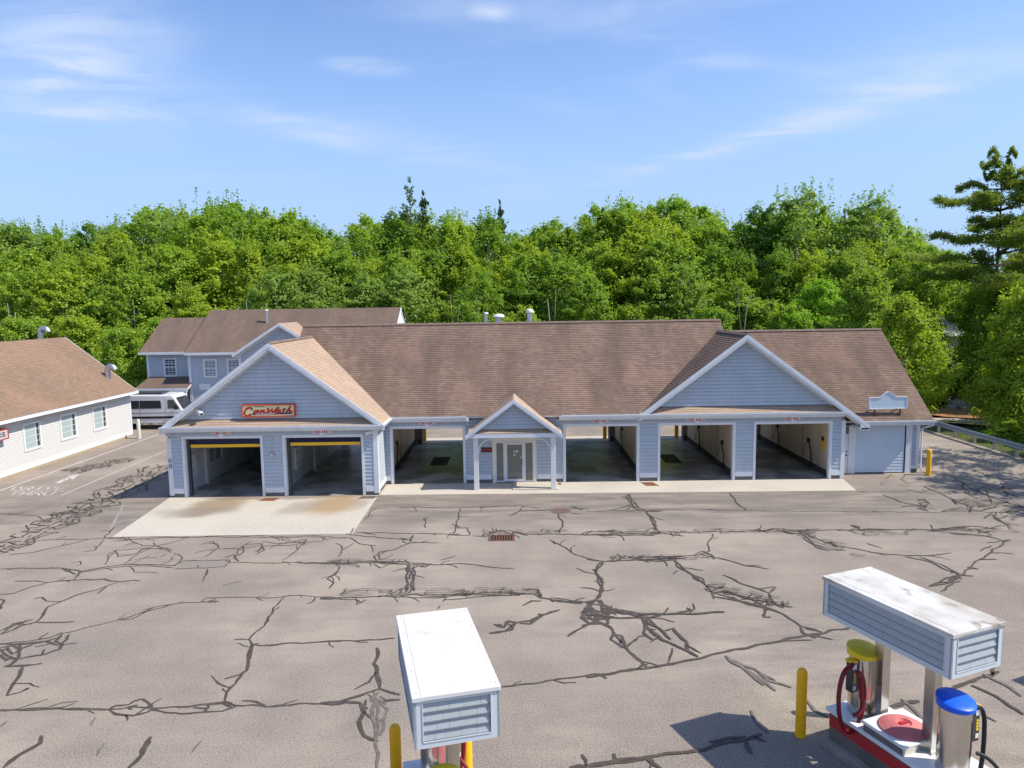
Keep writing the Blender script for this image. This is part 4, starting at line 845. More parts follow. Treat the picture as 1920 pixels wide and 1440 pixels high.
for apx, y in ((21.1, 0),):
    for sgn, ye, zeye in ((1, .48, 2.83), (-1, 11.96, 2.83)):
        b = MB(); b.prism([(21.09, ye, 2.80), (21.09, 6.22, 7.24), (21.09, 6.22, 7.05), (21.09, ye, 2.61)], (.03, 0, 0)); each(b, 'rake_board', m_trim, cw)
# roof vents
def vent(x, y, zb, zt, r, cr, ch, name='roof_vent', parent=cw):
    b = MB(); b.lathe((x, y, 0), [(r, zb), (r, zt-ch)], 16); v = b.build(name, m_metal, parent, smooth=True)
    b = MB(); b.lathe((x, y, 0), [(cr*.98, zt-ch), (cr, zt-ch*.75), (cr*.8, zt-ch*.25), (cr*.3, zt)], 20); b.build('vent_cap', m_white, v, smooth=True); return v
vent(-1.84, 6.0, 7.3, 8.60, .10, .155, .10); vent(-1.10, 6.0, 7.3, 8.50, .20, .34, .20); vent(.70, 6.0, 7.3, 8.76, .15, .24, .22)

# ---- office front and porch
of = MB()
for a, b in ((-1.38, -1.22), (.72, .86)): of.box(a, b, -.05, .08, .0, 2.62)
of.box(-1.22, .72, -.05, .08, 2.16, 2.62); each(of, 'entry_surround', mat('cream_trim', (.72, .70, .62), .5), cw)
df = MB()
for a, b in ((-1.22, -1.17), (-.82, -.72), (.22, .30), (.66, .72)): df.box(a, b, -.035, .03, .06, 2.15)
df.box(-1.17, -.82, -.034, .03, .06, .12); df.box(-1.17, -.82, -.034, .03, 2.06, 2.15); df.box(.30, .66, -.034, .03, .06, .12); df.box(.30, .66, -.034, .03, 2.06, 2.15); df.box(-.72, .22, -.034, .03, 2.08, 2.15)
dfo = df.build('entry_frame', m_white, cw)
for a, b in ((-1.17, -.82), (.30, .66)): b_ = MB(); b_.box(a, b, -.012, -.004, .12, 2.06); b_.build('sidelight', m_glasse, dfo)
d = MB(); d.box(-.715, -.63, -.055, -.036, .08, 2.07); d.box(.13, .215, -.055, -.036, .08, 2.07); d.box(-.63, .13, -.054, -.036, .08, .2); d.box(-.63, .13, -.054, -.036, 1.98, 2.07); do = d.build('entry_door', m_white, cw)
d = MB(); d.box(-.63, .13, -.05, -.044, .2, 1.98); d.build('pane', m_glasse, do)
d = MB(); d.tube([(.16, -.06, .9), (.16, -.11, .92), (.16, -.11, 1.18), (.16, -.06, 1.2)], .014); d.build('handle', m_metal, do, smooth=True)
d = MB(); 
for k, (x, z, w, h) in enumerate(((-.3, 1.42, .10, .05), (-.28, 1.55, .04, .12), (-.17, 1.56, .07, .14), (.0, 1.3, .12, .03))): d.box(x, x+w, -.0515, -.0505, z, z+h)
d.build('door_stickers', m_signw, do)
bk = MB(); bk.box(-2.3, 1.88, .12, 3.4, 0, .02); bk.box(-2.3, 1.88, 3.3, 3.4, 0, 3.2); bk.build('office_interior', m_greyw, cw)
b = MB(); b.box(-2.24, -2.0, -1.45, -1.21, .02, 2.62); b.build('porch_post', m_white, cw, bevel=.01)
b = MB(); b.box(1.52, 1.76, -1.5, -1.26, .02, 2.62); b.build('porch_post', m_white, cw, bevel=.01)
for s, x in ((1, -2.0), (-1, 1.52)):
    pts = []
    for k in range(9):
        a = math.pi/2*k/8; pts.append((x+s*(.02+.60*(1-math.cos(a))), -1.35, 1.9+.62*math.sin(a)))
    b = MB()
    for p, q in zip(pts, pts[1:]): b.bar(p, q, .06, .09, (0, 1, 0))
    b.box(x if s > 0 else x-.05, x+.05 if s > 0 else x, -1.38, -1.32, 1.80, 1.93); b.box(min(x+s*.58, x+s*.68), max(x+s*.58, x+s*.68), -1.38, -1.32, 2.46, 2.56); b.build('porch_bracket', m_white, cw)
b = MB(); b.box(-2.5, 2.0, -1.62, -1.5, 2.62, 2.82); b.box(-2.5, -2.38, -1.5, -.05, 2.62, 2.8); b.box(1.88, 2.0, -1.5, -.05, 2.62, 2.8); b.box(-2.38, 1.88, -1.49, -.03, 2.66, 2.70); b.build('porch_beam', m_trim, cw)
P = MB(); pa_, pz = -.25, 4.47; s1 = math.hypot(2.32, 1.72)
roofslope(P, (pa_-2.32, 1.6, pz-1.72), (0, -1, 0), (2.32, 0, 1.72), [(0, 0), (3.25, 0), (3.25, s1), (0, s1)], th=.09); P.build('porch_roof', [m_rooft, m_trim], cw)
P = MB(); roofslope(P, (pa_+2.32, -1.65, pz-1.72), (0, 1, 0), (-2.32, 0, 1.72), [(0, 0), (3.25, 0), (3.25, s1), (0, s1)], th=.09); pro = P.build('porch_roof', [m_rooft, m_trim], cw)
for fx in (pa_-2.34, pa_+2.34):
    rake('porch_rake', pa_, pz, fx, pz-1.73, -1.70, -1.652, .17, -.03); rake('porch_rake', pa_, pz, fx, pz-1.73, -1.68, -1.58, .07, .141); rake('porch_soffit', pa_, pz, fx, pz-1.73, -1.58, -1.3, .02, .13)
P = MB(); roofslope(P, (-2.45, -1.62, 2.83), (1, 0, 0), (0, .34, .2), [(0, 0), (4.4, 0), (4.4, .39), (0, .39)]); P.build('porch_pent_roof', [m_rooft, m_trim], cw)
def spn(z): k = (z-(pz-1.72-.15))/1.72; return (pa_-2.32*(1-k), pa_+2.32*(1-k))
b = MB(); siding(b, (0, -1.3, 0), (1, 0, 0), (0, -1, 0), 3.05, pz-.2, spn, e=.16); b.build('porch_gable_siding', M_SID, cw)
b = MB(); a_, c_ = spn(3.03); b.prism([(a_, -1.3, 3.03), (c_, -1.3, 3.03), (pa_, -1.3, pz-.16)], (0, .06, 0)); b.box(a_+.12, c_-.12, -1.33, -1.318, 3.02, 3.055); b.build('porch_gable_wall', m_trim, cw)
b = MB(); b.box(-.35, 1.9, -1.52, -.06, .011, .05); b.build('porch_step', m_conc, cw)

# ---- garage front on the right
YG = 1.1
b = MB(); b.box(16.40, 16.46, YG-.04, YG, 0, 2.6); b.box(17.08, 17.46, YG-.05, YG, 0, 2.6); b.box(16.46, 17.08, YG-.041, YG, 2.0, 2.1); b.box(20.05, 20.36, YG-.05, YG, 0, 2.62); each(b, 'garage_trim', m_trim, cw)
b = MB(); b.box(16.46, 17.08, YG-.02, YG, 2.1, 2.55); b.build('transom_window', mat('transom_glass', (.12, .13, .14), .1), cw)
b = MB(); b.box(16.47, 17.07, YG-.025, YG+.02, .02, 1.99); sd = b.build('side_door', m_white, cw)
b = MB(); b.lathe((16.98, YG-.06, .95), [(.03, 0), (.045, .03), (.03, .06)], 12); b.lathe((16.98, YG-.045, 1.14), [(.03, 0), (.03, .05)], 12); b.build('handle', m_black, sd)
b = MB(); b.box(16.72, 16.80, YG-.03, YG-.026, .75, 1.72); b.build('lettering_strip', m_black, sd)
b = MB(); n = 16
for i in range(n):
    z0 = .05+2.57*i/n; z1 = .05+2.57*(i+1)/n-.006; b.hexa([(17.48, YG-.03, z0), (19.98, YG-.03, z0), (19.98, YG+.03, z0), (17.48, YG+.03, z0), (17.48, YG-.012, z1), (19.98, YG-.012, z1), (19.98, YG+.03, z1), (17.48, YG+.03, z1)])
gd = b.build('garage_door', mat('pale_blue_door', (.56, .62, .68), .45, noise=[(1.5, 4, (.50, .56, .62), .4, .8)]), cw)
b = MB(); b.box(17.48, 19.98, YG-.031, YG, .005, .05); b.box(19.985, 20.05, YG-.02, YG, .0, 2.6); b.build('door_seal', m_black, gd)
b = MB(); siding(b, (0, YG, 0), (1, 0, 0), (0, -1, 0), .34, 2.62, (20.36, 20.60)); siding(b, (20.72, YG, 0), (0, 1, 0), (1, 0, 0), .34, 2.7, (0.15, 9.6)); each(b, 'siding', M_SID, cw)
b = MB(); wallslab(b, (0, YG, 0), (1, 0, 0), (0, -1, 0), 0, 2.62, 16.4, 20.7, [(17.5, 19.96, -.1, 2.6)], th=.1); each(b, 'garage_wall', m_found, cw)
b = MB(); b.box(20.58, 20.75, YG-.05, YG-.001, .22, 2.62); b.box(20.72, 20.76, YG, YG+.15, .22, 2.62); each(b, 'corner_board', m_trim, cw)
b = MB(); b.box(20.34, 20.60, YG-.03, YG-.001, .22, .36); each(b, 'skirt_board', m_trim, cw)
b = MB(); b.tube([(21.08, .42, 2.74), (21.08, .46, 2.60), (20.90, .85, 2.42), (20.82, 1.0, 2.35), (20.82, 1.0, .25), (20.86, .9, .1)], .045, 8); b.build('downspout', m_trim, cw, smooth=True)
b = MB(); b.tube([(-2.58, -.1, 3.3), (-2.58, -.1, 3.05)], .035, 8); b.build('conduit', m_trim, cw)
b = MB(); b.tube([(-11.82, YL-.03, 3.2), (-11.82, YL-.03, 2.2)], .012, 6); b.lathe((-11.82, YL-.09, 1.98), [(.06, 0), (.10, .04), (.10, .12), (.06, .17)], 14); b.box(-11.86, -11.78, YL-.05, YL-.018, 2.78, 2.86); b.build('alarm_bell', m_metal, cw)
# house number, painted down the corner board
b = MB(); word(b, '6', (-16.80, YL-.041, 1.72), (1, 0, 0), (0, 0, 1), (0, -1, 0), .2, .03); word(b, '8', (-16.80, YL-.041, 1.44), (1, 0, 0), (0, 0, 1), (0, -1, 0), .2, .03); b.build('house_number', m_black, cw)

# ---- signs
where = ['above the leftmost rolling-door opening', 'above the second rolling-door opening', 'above the open bay left of the porch', 'above the open bay right of the porch', 'above the bay under the right gable, left one', 'above the rightmost open bay']
for k, (x0, x1, z0, z1, y) in enumerate(((-14.64, -13.74, 3.03, 3.24, YL), (-9.84, -8.93, 3.03, 3.24, YL), (-5.08, -4.18, 3.04, 3.25, 0), (3.66, 4.56, 3.04, 3.25, 0), (8.42, 9.32, 3.04, 3.25, 0), (13.28, 14.18, 3.04, 3.25, 0))):
    t = thing('exit_sign', 'white board lettered EXIT ONLY in red '+where[k], 'sign', (x0, y, z0), 0, 'exit only signs above the bays')
    b = MB(); b.box(x0, x1, y-.06, y-.025, z0, z1); b.build('board', m_signw, t)
    b = MB(); word(b, 'EXIT ONLY', (x0+.05, y-.062, z0+.035), (1, 0, 0), (0, 0, 1), (0, -1, 0), .155, .034, slant=.15, first=1.12, wid=.52, adv=.62); b.build('lettering', m_signr, t)
def script(mb, o, right, up, nrm, sc, wt, th, dx=0, dy=0):
    """brush script Car Wash as strokes"""
    L = [[(2.9, 4.6), (2.6, 5.5), (1.8, 5.7), (.9, 4.9), (.3, 3.4), (.1, 1.6), (.6, .5), (1.5, .4), (2.3, 1.3)],
         [(5.0, 3.6), (4.2, 3.9), (3.5, 3.1), (3.3, 2.2), (3.8, 1.8), (4.5, 2.6), (5.1, 3.8), (4.8, 2.3), (5.3, 1.9)],
         [(5.9, 3.9), (5.6, 2.0)], [(5.7, 2.7), (6.4, 3.8), (7.0, 3.9)], [(6.9, 3.9), (6.5, 2.6), (6.7, 1.9), (7.5, 2.4)],
         [(8.2, 4.9), (8.5, 5.3), (8.2, 2.4)], [(8.3, 2.2), (9.9, 5.1), (9.6, 2.3)], [(9.7, 2.2), (11.5, 5.2), (11.9, 5.5)],
         [(12.3, 3.8), (11.6, 3.9), (10.9, 3.1), (10.8, 2.3), (11.3, 1.9), (12.0, 2.8), (12.5, 3.9), (12.2, 2.4), (12.7, 2.1)],
         [(14.1, 4.4), (13.5, 4.5), (13.3, 3.7), (13.7, 3.0), (13.4, 2.2), (12.8, 2.2)],
         [(15.9, 6.0), (14.4, 2.1)], [(14.7, 2.9), (15.7, 4.1), (16.0, 3.7), (15.5, 2.4), (16.4, 2.6)]]
    strokes(mb, [[(x+dx, y+dy) for x, y in l] for l in L], o, Vector(right)*sc, Vector(up)*sc, nrm, wt, th=th, rise=.0004)
sg = thing('car_wash_sign', 'red framed cream sign lettered Car Wash over a blue banner on the left gable', 'sign', (-11.8, YL-.1, 3.9))
sx0, sx1, sz0, sz1, sy = -13.10, -10.58, 3.90, 4.49, YL-.20
b = MB(); b.box(sx0, sx1, sy+.02, YL-.02, sz0, sz1); b.box(sx0, sx1, sy-.02, sy+.02, sz0, sz0+.05); b.box(sx0, sx1, sy-.02, sy+.02, sz1-.05, sz1); b.box(sx0, sx0+.05, sy-.0205, sy+.02, sz0+.05, sz1-.05); b.box(sx1-.05, sx1, sy-.0205, sy+.02, sz0+.05, sz1-.05); b.build('sign_box', m_orange, sg)
b = MB(); b.box(sx0+.05, sx1-.05, sy+.0, sy+.018, sz0+.05, sz1-.05); b.build('sign_face', m_cream, sg)
b = MB(); b.prism([(sx0+.50, sy-.004, sz0+.095), (sx1-.16, sy-.004, sz0+.115), (sx1-.13, sy-.004, sz0+.145), (sx1-.18, sy-.004, sz0+.185), (sx0+.55, sy-.004, sz0+.165), (sx0+.46, sy-.004, sz0+.13)], (0, .003, 0)); b.build('banner', m_sblue, sg)
b = MB(); word(b, 'TOUCHLESS & SELF SERVICE', (sx0+.66, sy-.006, sz0+.108), (1, 0, .012), (0, 0, 1), (0, -1, 0), .055, .010, wid=.62, adv=.6); b.build('banner_lettering', m_signw, sg)
b = MB()
for k in range(9): b.box(sx0+.60+.052*k, sx0+.635+.052*k, sy-.003, sy-.001, sz1-.105-.006*((k*5) % 3), sz1-.078+.004*(k % 2))
b.build('small_lettering', m_black, sg)
b = MB(); script(b, (sx0+.085, sy-.004, sz0+.058), (1, 0, 0), (0, 0, 1), (0, -1, 0), .0725*2.0*.98, .105, .0); b.v = [(v[0], v[1], v[2]) for v in b.v]
b2 = MB(); script(b2, (sx0+.10, sy-.004, sz0+.03), (1.0, 0, 0), (0, 0, .52), (0, -1, 0), .139, .088, .0); b2.build('script_outline_strokes', m_scriptd, sg)  # dark brown outline printed around the red script
b2 = MB(); script(b2, (sx0+.10, sy-.012, sz0+.035), (1.0, 0, 0), (0, 0, .52), (0, -1, 0), .139, .052, .0); b2.build('script_lettering', m_scriptr, sg)
# blank sign on the garage roof
bs = thing('blank_roof_sign', 'blank pale blue sign with a peaked top on struts above the garage door', 'sign', (19.05, .8, 3.1))
SY = .72
pf_ = [(17.92, 3.43), (19.80, 3.46), (19.84, 3.60), (19.84, 4.04), (19.28, 4.04), (18.98, 4.26), (18.88, 4.33), (18.76, 4.26), (18.47, 4.02), (17.90, 4.02)]
b = MB(); b.prism([(x, SY, z) for x, z in pf_][::-1], (0, .09, 0)); b.build('panel', mat('pale_blue_panel', (.54, .64, .72), .5), bs)
b = MB()
for (xa, za), (xb, zb) in zip(pf_, pf_[1:]+pf_[:1]): b.bar((xa, SY+.04, za), (xb, SY+.04, zb), .13, .04, (0, 0, 1) if abs(xb-xa) > .05 else (1, 0, 0))
b.build('edge_trim', m_white, bs)
for x in (18.2, 19.5):
    b = MB(); b.bar((x, SY+.04, 3.43), (x+.02, SY+.04, 3.03), .05, .05); b.bar((x-.02, SY+.04, 3.43), (x+.16, SY+.25, 3.22), .04, .04); b.bar((x-.1, SY+.04, 3.43), (x-.34, SY+.25, 3.24), .04, .04); b.build('strut', m_strut, bs)
ws_ = thing('wall_plaque', 'small dark plaque with red lettering on the porch wall left of the glass door', 'sign', (-1.64, -.03, 1.6))
b = MB(); b.box(-1.93, -1.36, -.045, -.02, 1.59, 1.85); b.build('board', mat('plaque_dark', (.05, .045, .045), .5), ws_)
b = MB()
for k in range(5): b.box(-1.86+.09*k, -1.80+.09*k, -.049, -.047, 1.66+.01*(k % 2), 1.76+.012*((k+1) % 2))
b.build('lettering', m_signr, ws_)

# security cameras and floodlight
def camera(x, y, z, dx, label, big=1.0):
    t = thing('security_camera', label, 'camera', (x, y, z), 0, 'white security cameras on the car wash')
    d = Vector((dx, -.8, -.35)).normalized(); p = Vector((x, y-.14, z))
    b = MB(); b.bar(p-d*.16*big, p+d*.16*big, .11*big, .10*big); b.build('body', m_white, t, bevel=.012)
    b = MB(); b.tube([(x, y-.01, z-.02), (x, y-.1, z-.06), p], .018, 6); b.build('bracket', m_white, t)
    b = MB(); b.bar(p+d*.161*big, p+d*.168*big, .07*big, .07*big); b.build('lens', m_black, t); return t
camera(-15.1, YL-.12, 4.17, .9, 'white camera low on the left gable wall, left of the red framed sign', 1.6)
camera(-16.7, YL-.05, 3.03, .8, 'white camera at the top of the left corner board of the tunnel')
camera(-7.15, YL-.05, 3.07, -1.1, 'white camera at the top right corner of the tunnel front', 1.3)
# bay fittings
def hose(x, y, sgn, lb):
    t = thing('wash_hose', lb, 'hose', (x, y, 0), 0, 'black hoses hung on the bay walls')
    b = MB(); b.box(min(x, x-sgn*.08), max(x, x-sgn*.08), y-.12, y+.12, 1.35, 1.55); b.build('holder', m_black, t)
    b = MB(); b.tube([(x-sgn*.1, y-.05, 1.45), (x-sgn*.13, y-.3, 1.35), (x-sgn*.12, y-.55, .9), (x-sgn*.12, y-.6, .35), (x-sgn*.14, y-.5, .06)], .035, 6); b.build('hose', m_black, t, smooth=True)
    b = MB(); b.tube([(x-sgn*.09, y+.05, 1.4), (x-sgn*.1, y+.35, .9), (x-sgn*.1, y+.6, .45), (x-sgn*.1, y+.7, 1.4), (x-sgn*.08, y+.75, 2.9)], .012, 5); b.build('feed_line', mat('brown_line', (.12, .07, .04), .6), t)
hose(-6.86, 3.6, -1, 'black hose on the left wall of the open bay left of the porch'); hose(6.27, 7.2, 1, 'black hose on the right wall of the open bay right of the porch')
hose(11.01, 7.6, 1, 'black hose at the back of the right wall, second open bay from the right'); hose(11.01, 2.6, 1, 'black hose at the front of the right wall, second open bay from the right')
hose(15.80, 7.6, 1, 'black hose at the back of the right wall of the rightmost open bay'); hose(15.80, 2.9, 1, 'black hose at the front of the right wall of the rightmost open bay')
t = thing('instruction_sign', 'yellow and black notice on the right wall of the rightmost open bay', 'sign', (15.79, 1.1, 1.5))
b = MB(); b.box(15.765, 15.79, .9, 1.3, 1.3, 2.0); b.build('board', m_yel, t)
b = MB(); b.box(15.755, 15.764, .94, 1.26, 1.75, 1.95); b.build('header', m_black, t)
t = thing('mat_clips', 'row of dark mat clips high on the back wall panel of the rightmost open bay', 'clips', (15.79, 7.6, 2.6), 0, 'mat clips in the bays')
for k in range(4):
    b = MB(); y = 6.1+.75*k; b.box(15.74, 15.79, y-.03, y+.03, 2.25, 2.5); b.lathe((15.75, y, 2.12), [(.03, 0), (.05, .06), (.03, .12)], 8); b.build('clip', m_black, t)
t2 = thing('mat_clips', 'row of dark mat clips high on the right wall, second open bay from the right', 'clips', (11.0, 7.6, 2.6), 0, 'mat clips in the bays')
for k in range(4):
    b = MB(); y = 6.1+.75*k; b.box(10.95, 11.0, y-.03, y+.03, 2.25, 2.5); b.lathe((10.96, y, 2.12), [(.03, 0), (.05, .06), (.03, .12)], 8); b.build('clip', m_black, t2)
for x0_, x1_ in bays:
    for yy in (3.0, 7.5): q_ = MB(); q_.box((x0_+x1_)/2-.6, (x0_+x1_)/2+.6, yy-.09, yy+.09, 3.12, 3.199); q_.build('ceiling_light', m_white, cw)
for x_ in (6.26, 11.0, 15.79, -2.53): q_ = MB(); q_.tube([(x_-.03, .4, 2.75), (x_-.03, 10.5, 2.75)], .022, 6); q_.build('water_pipe', m_metal, cw)
t = thing('wall_cabinet', 'white wall panel on the left wall inside the leftmost rolling-door opening', 'cabinet', (-16.33, -.6, .8))
b = MB(); b.box(-16.349, -16.24, -.95, -.35, .75, 1.85); b.build('case', m_white, t, bevel=.02)
b = MB(); b.box(-16.239, -16.22, -.9, -.84, 1.0, 1.06); b.box(-16.239, -16.22, -.9, -.84, 1.5, 1.56); b.build('latch', m_black, t)
t = thing('wall_cabinet', 'white cabinet with dark straps on the left wall inside the second rolling-door opening', 'cabinet', (-11.5, .9, .7))
b = MB(); b.box(-11.639, -11.5, .45, 1.35, .7, 1.85); b.build('case', m_white, t, bevel=.02)
b = MB(); b.box(-11.499, -11.49, .45, 1.0, 1.55, 1.59); b.box(-11.499, -11.49, .45, 1.0, 1.0, 1.04); b.build('strap', m_black, t)
t = thing('white_pole', 'thin white pole standing in the dark second rolling-door opening', 'pole', (-11.42, 3.4, 0))
b = MB(); b.tube([(-11.42, 3.4, .03), (-11.42, 3.4, 3.1)], .05, 10); b.build('shaft', m_white, t)
b = MB(); b.lathe((-11.42, 3.4, 0), [(.1, .007), (.1, .03)], 12); b.build('foot', m_white, t)

# ================================================================ bollards
def bollard(name, label, x, y, h, r, m, band=None, group=None):
    t = thing(name, label, 'bollard', (x, y, 0), 0, group)
    b = MB(); b.lathe((x, y, 0), [(r, -.02), (r, h-r), (r*.92, h-r*.6), (r*.7, h-r*.25), (r*.35, h-.02), (.01, h)], 20); b.build('post', m, t, smooth=True)
    b = MB(); b.lathe((x, y, 0), [(r+.012, .0), (r+.012, .05), (r, .055)], 20); b.build('collar', m, t, smooth=True); return t
bollard('bollard', 'yellow bollard at the right front corner by the garage door', 20.95, .49, 1.36, .115, m_yb)
bollard('bollard', 'yellow bollard left of the vacuum island with the red and blue fittings', 5.75, -21.5, 1.47, .105, m_yb)
bollard('bollard', 'yellow bollard behind the vacuum island on the right, hidden by its canopy', 7.15, -20.9, 1.47, .105, m_yb)
bollard('bollard', 'yellow bollard standing left of the middle canopy', -2.33, -23.3, 1.44, .105, m_yb)
bollard('bollard', 'yellow bollard showing below the right edge of the middle canopy', -1.02, -23.55, 1.44, .105, m_yb)
bollard('bollard', 'yellow bollard seen through the open bay left of the porch', -6.35, 11.45, 1.45, .13, m_yb)
bollard('bollard', 'yellow bollard seen through the open bay right of the porch', 5.72, 11.5, 1.45, .13, m_yb)
bollard('bollard', 'yellow bollard seen through the second open bay from the right', 10.5, 11.5, 1.45, .13, m_yb)
bollard('bollard', 'white concrete bollard at the far corner of the white sided building', -26.85, 13.9, 1.4, .12, mat('weathered_white', (.6, .58, .52), .8, noise=[(4, 4, (.5, .47, .41), .4, .8)]))

# ================================================================ white sided building on the left
lb = thing('white_sided_building', 'white clapboard building with an orange-brown roof and three windows, on the left', 'building', (-27.9, 0, 0))
b = MB(); siding(b, (-27.9, 0, 0), (0, 1, 0), (1, 0, 0), .42, 3.15, (-18, 14.9), [(3.75, 5.25, 1.15, 2.75), (6.98, 8.6, 1.15, 2.75), (10.31, 11.9, 1.15, 2.75)], e=.125, out=.024)
siding(b, (-27.95, 14.95, 0), (-1, 0, 0), (0, 1, 0), .42, 3.15, (0, 10), e=.125)
each(b, 'siding', [m_wclap, m_wedge], lb)
b = MB(); b.box(-37.5, -27.95, -18, 14.9, 0, 3.2); each(b, 'wall', m_trim, lb)
b = MB(); b.box(-27.93, -27.87, -18, 14.92, .14, .42); each(b, 'skirt_board', mat('bright_white_skirt', (.66, .66, .645), .5), lb)
b = MB(); b.box(-27.94, -27.89, -18, 14.9, -.02, .14); each(b, 'foundation', m_tanfound, lb)
b = MB(); b.box(-27.92, -27.86, 14.78, 14.96, .14, 3.15); each(b, 'corner_board', m_trim, lb)
for y0, y1 in ((3.75, 5.25), (6.98, 8.6), (10.31, 11.9)):
    z0, z1 = 1.15, 2.75
    f = MB(); f.box(-27.9, -27.84, y0, y0+.12, z0, z1); f.box(-27.9, -27.84, y1-.12, y1, z0, z1); f.box(-27.9, -27.841, y0+.12, y1-.12, z0, z0+.12); f.box(-27.9, -27.841, y0+.12, y1-.12, z1-.12, z1); fo = f.build('window', m_white, lb)
    p = MB(); p.box(-27.93, -27.885, y0+.12, y1-.12, z0+.12, z1-.12); p.build('pane', glassmat('pale_aqua_glass', (.36, .44, .44), .08), fo)
    q = MB()
    for k in range(1, 4): z = z0+.12+(z1-z0-.24)*k/4; q.box(-27.884, -27.872, y0+.12, y1-.12, z-.012, z+.012)
    q.box(-27.884, -27.87, (y0+y1)/2+.28-.02, (y0+y1)/2+.28+.02, z0+.12, z1-.12); q.build('muntin', m_white, fo)
    c = MB(); c.box(-27.8842, -27.8835, y1-.34, y1-.16, z0+.15, z1-.15); c.build('dark_gap', m_glass, fo)
L = MB(); rs = math.hypot(4.9, 3.9)
roofslope(L, (-27.4, -19, 3.28), (0, 1, 0), (-4.9, 0, 3.9), [(0, 0), (34.1, 0), (34.1, rs), (0, rs)]); roofslope(L, (-37.2, 15.1, 3.28), (0, -1, 0), (4.9, 0, 3.9), [(0, 0), (34.1, 0), (34.1, rs), (0, rs)])
lr = L.build('roof', [m_roofl, m_trim], lb)
b = MB(); b.box(-27.395, -27.30, -19, 15.1, 3.10, 3.27); each(b, 'gutter', m_trim, lb)
b = MB(); b.box(-27.9, -27.395, -19, 15.0, 3.10, 3.12); each(b, 'soffit', m_trim, lb)
for sx in (-1, 1): b = MB(); xe = -32.3+sx*4.9; b.prism([(xe, 15.1, 3.29), (-32.3, 15.1, 7.2), (-32.3, 15.1, 6.98), (xe, 15.1, 3.07)], (0, .04, 0)); each(b, 'rake_board', m_trim, lb)
b = MB(); b.prism([(-37, 14.9, 3.2), (-27.95, 14.9, 3.2), (-32.3, 14.9, 6.9)], (0, .04, 0)); b.build('gable_wall', m_siding, lb)
def goose(x, y, zb, zt, r):
    b = MB(); pts = [(x, y, zb), (x, y, zt-.28)]; 
    for k in range(1, 9): a = math.pi*k/8*.95; pts.append((x+.29*(1-math.cos(a))*.9, y-.0, zt-.28+.29*math.sin(a)))
    b.tube(pts, r, 14); v = b.build('gooseneck_vent', m_metal, lr, smooth=True)
goose(-33.0, 13.6, 6.4, 7.85, .19); goose(-28.75, 13.9, 3.9, 5.15, .19)
t = thing('red_wall_sign', 'red framed box sign on the white wall at the left edge of the picture', 'sign', (-27.8, 1.6, 2.2))
b = MB(); b.box(-27.86, -27.5, .6, 2.15, 2.22, 2.8); b.build('sign_box', mat('maroon_sign', (.30, .05, .03), .5), t)
b = MB(); b.box(-27.83, -27.53, .57, .599, 2.27, 2.75); b.build('sign_face', m_orange, t)
b = MB(); b.box(-27.499, -27.49, .7, 2.05, 2.29, 2.73); b.build('side_face', mat('sign_grey', (.5, .45, .47), .5), t)
b = MB(); strokes(b, GL['S'], (-27.489, 1.65, 2.42), (0, .05, 0), (0, 0, .035), (1, 0, 0), .05); strokes(b, GL['O'], (-27.489, 1.35, 2.42), (0, .05, 0), (0, 0, .035), (1, 0, 0), .05); b.build('lettering', m_black, t)

# ================================================================ two-storey building at the back
bb = thing('two_storey_building', 'two-storey blue clapboard building with brown roofs behind the tunnel', 'building', (-24, 22, 0))
YB = 22
def window(mb_parent, x0, x1, z0, z1, y, gm, grid, label=None):
    f = MB(); f.box(x0, x0+.13, y-.06, y-.001, z0, z1); f.box(x1-.13, x1, y-.06, y-.001, z0, z1); f.box(x0+.13, x1-.13, y-.059, y-.001, z0, z0+.13); f.box(x0+.13, x1-.13, y-.059, y-.001, z1-.13, z1)
    fo = f.build('window', m_white, mb_parent, label=label)
    p = MB(); p.box(x0+.13, x1-.13, y-.02, y-.003, z0+.13, z1-.13); p.build('pane', gm, fo)
    q = MB(); gx_, gz_ = grid; W_ = x1-x0-.26; H_ = z1-z0-.26
    for k in range(1, gx_): x = x0+.13+W_*k/gx_; q.box(x-.014, x+.014, y-.034, y-.021, z0+.13, z1-.13)
    for k in range(1, gz_): z = z0+.13+H_*k/gz_; w = .03 if k*2 == gz_ else .014; q.box(x0+.13, x1-.13, y-.037, y-.0215, z-w, z+w)
    q.build('muntin', m_white, fo)
b = MB(); siding(b, (0, YB, 0), (1, 0, 0), (0, -1, 0), .2, 5.45, (-30.1, -26.3), e=.2); siding(b, (0, YB-1.0, 0), (1, 0, 0), (0, -1, 0), .2, 5.45, (-26.15, -21.9), e=.2); each(b, 'siding', M_SID, bb)
b = MB(); b.box(-30.1, -26.3, YB+.001, YB+8, 0, 5.6); b.box(-26.3, -9.7, YB-.999, YB+9, 0, 5.6); each(b, 'wall', m_siding, bb)
b = MB(); b.box(-30.2, -30.0, YB-.05, YB, .1, 5.45); b.box(-26.35, -26.13, YB-1.05, YB-1.0, .1, 5.45); each(b, 'corner_board', m_trim, bb)
window(bb, -28.83, -27.75, 3.62, 5.15, YB, m_glass, (3, 4)); window(bb, -26.86, -25.8, 3.62, 5.15, YB, m_glass, (3, 4))
window(bb, -25.15, -24.05, 3.60, 5.08, YB-1, m_glass3, (3, 4)); window(bb, -23.25, -22.15, 3.60, 5.08, YB-1, m_glass3, (3, 4))
L = MB(); s_ = math.hypot(4.4, 2.68); roofslope(L, (-30.6, YB-.4, 5.65), (1, 0, 0), (0, 4.4, 2.68), [(0, 0), (4.4, 0), (4.4, s_), (0, s_)]); roofslope(L, (-26.2, YB+8.4, 5.65), (-1, 0, 0), (0, -4.4, 2.68), [(0, 0), (4.4, 0), (4.4, s_), (0, s_)]); L.build('roof', [m_roofb, m_trim], bb)
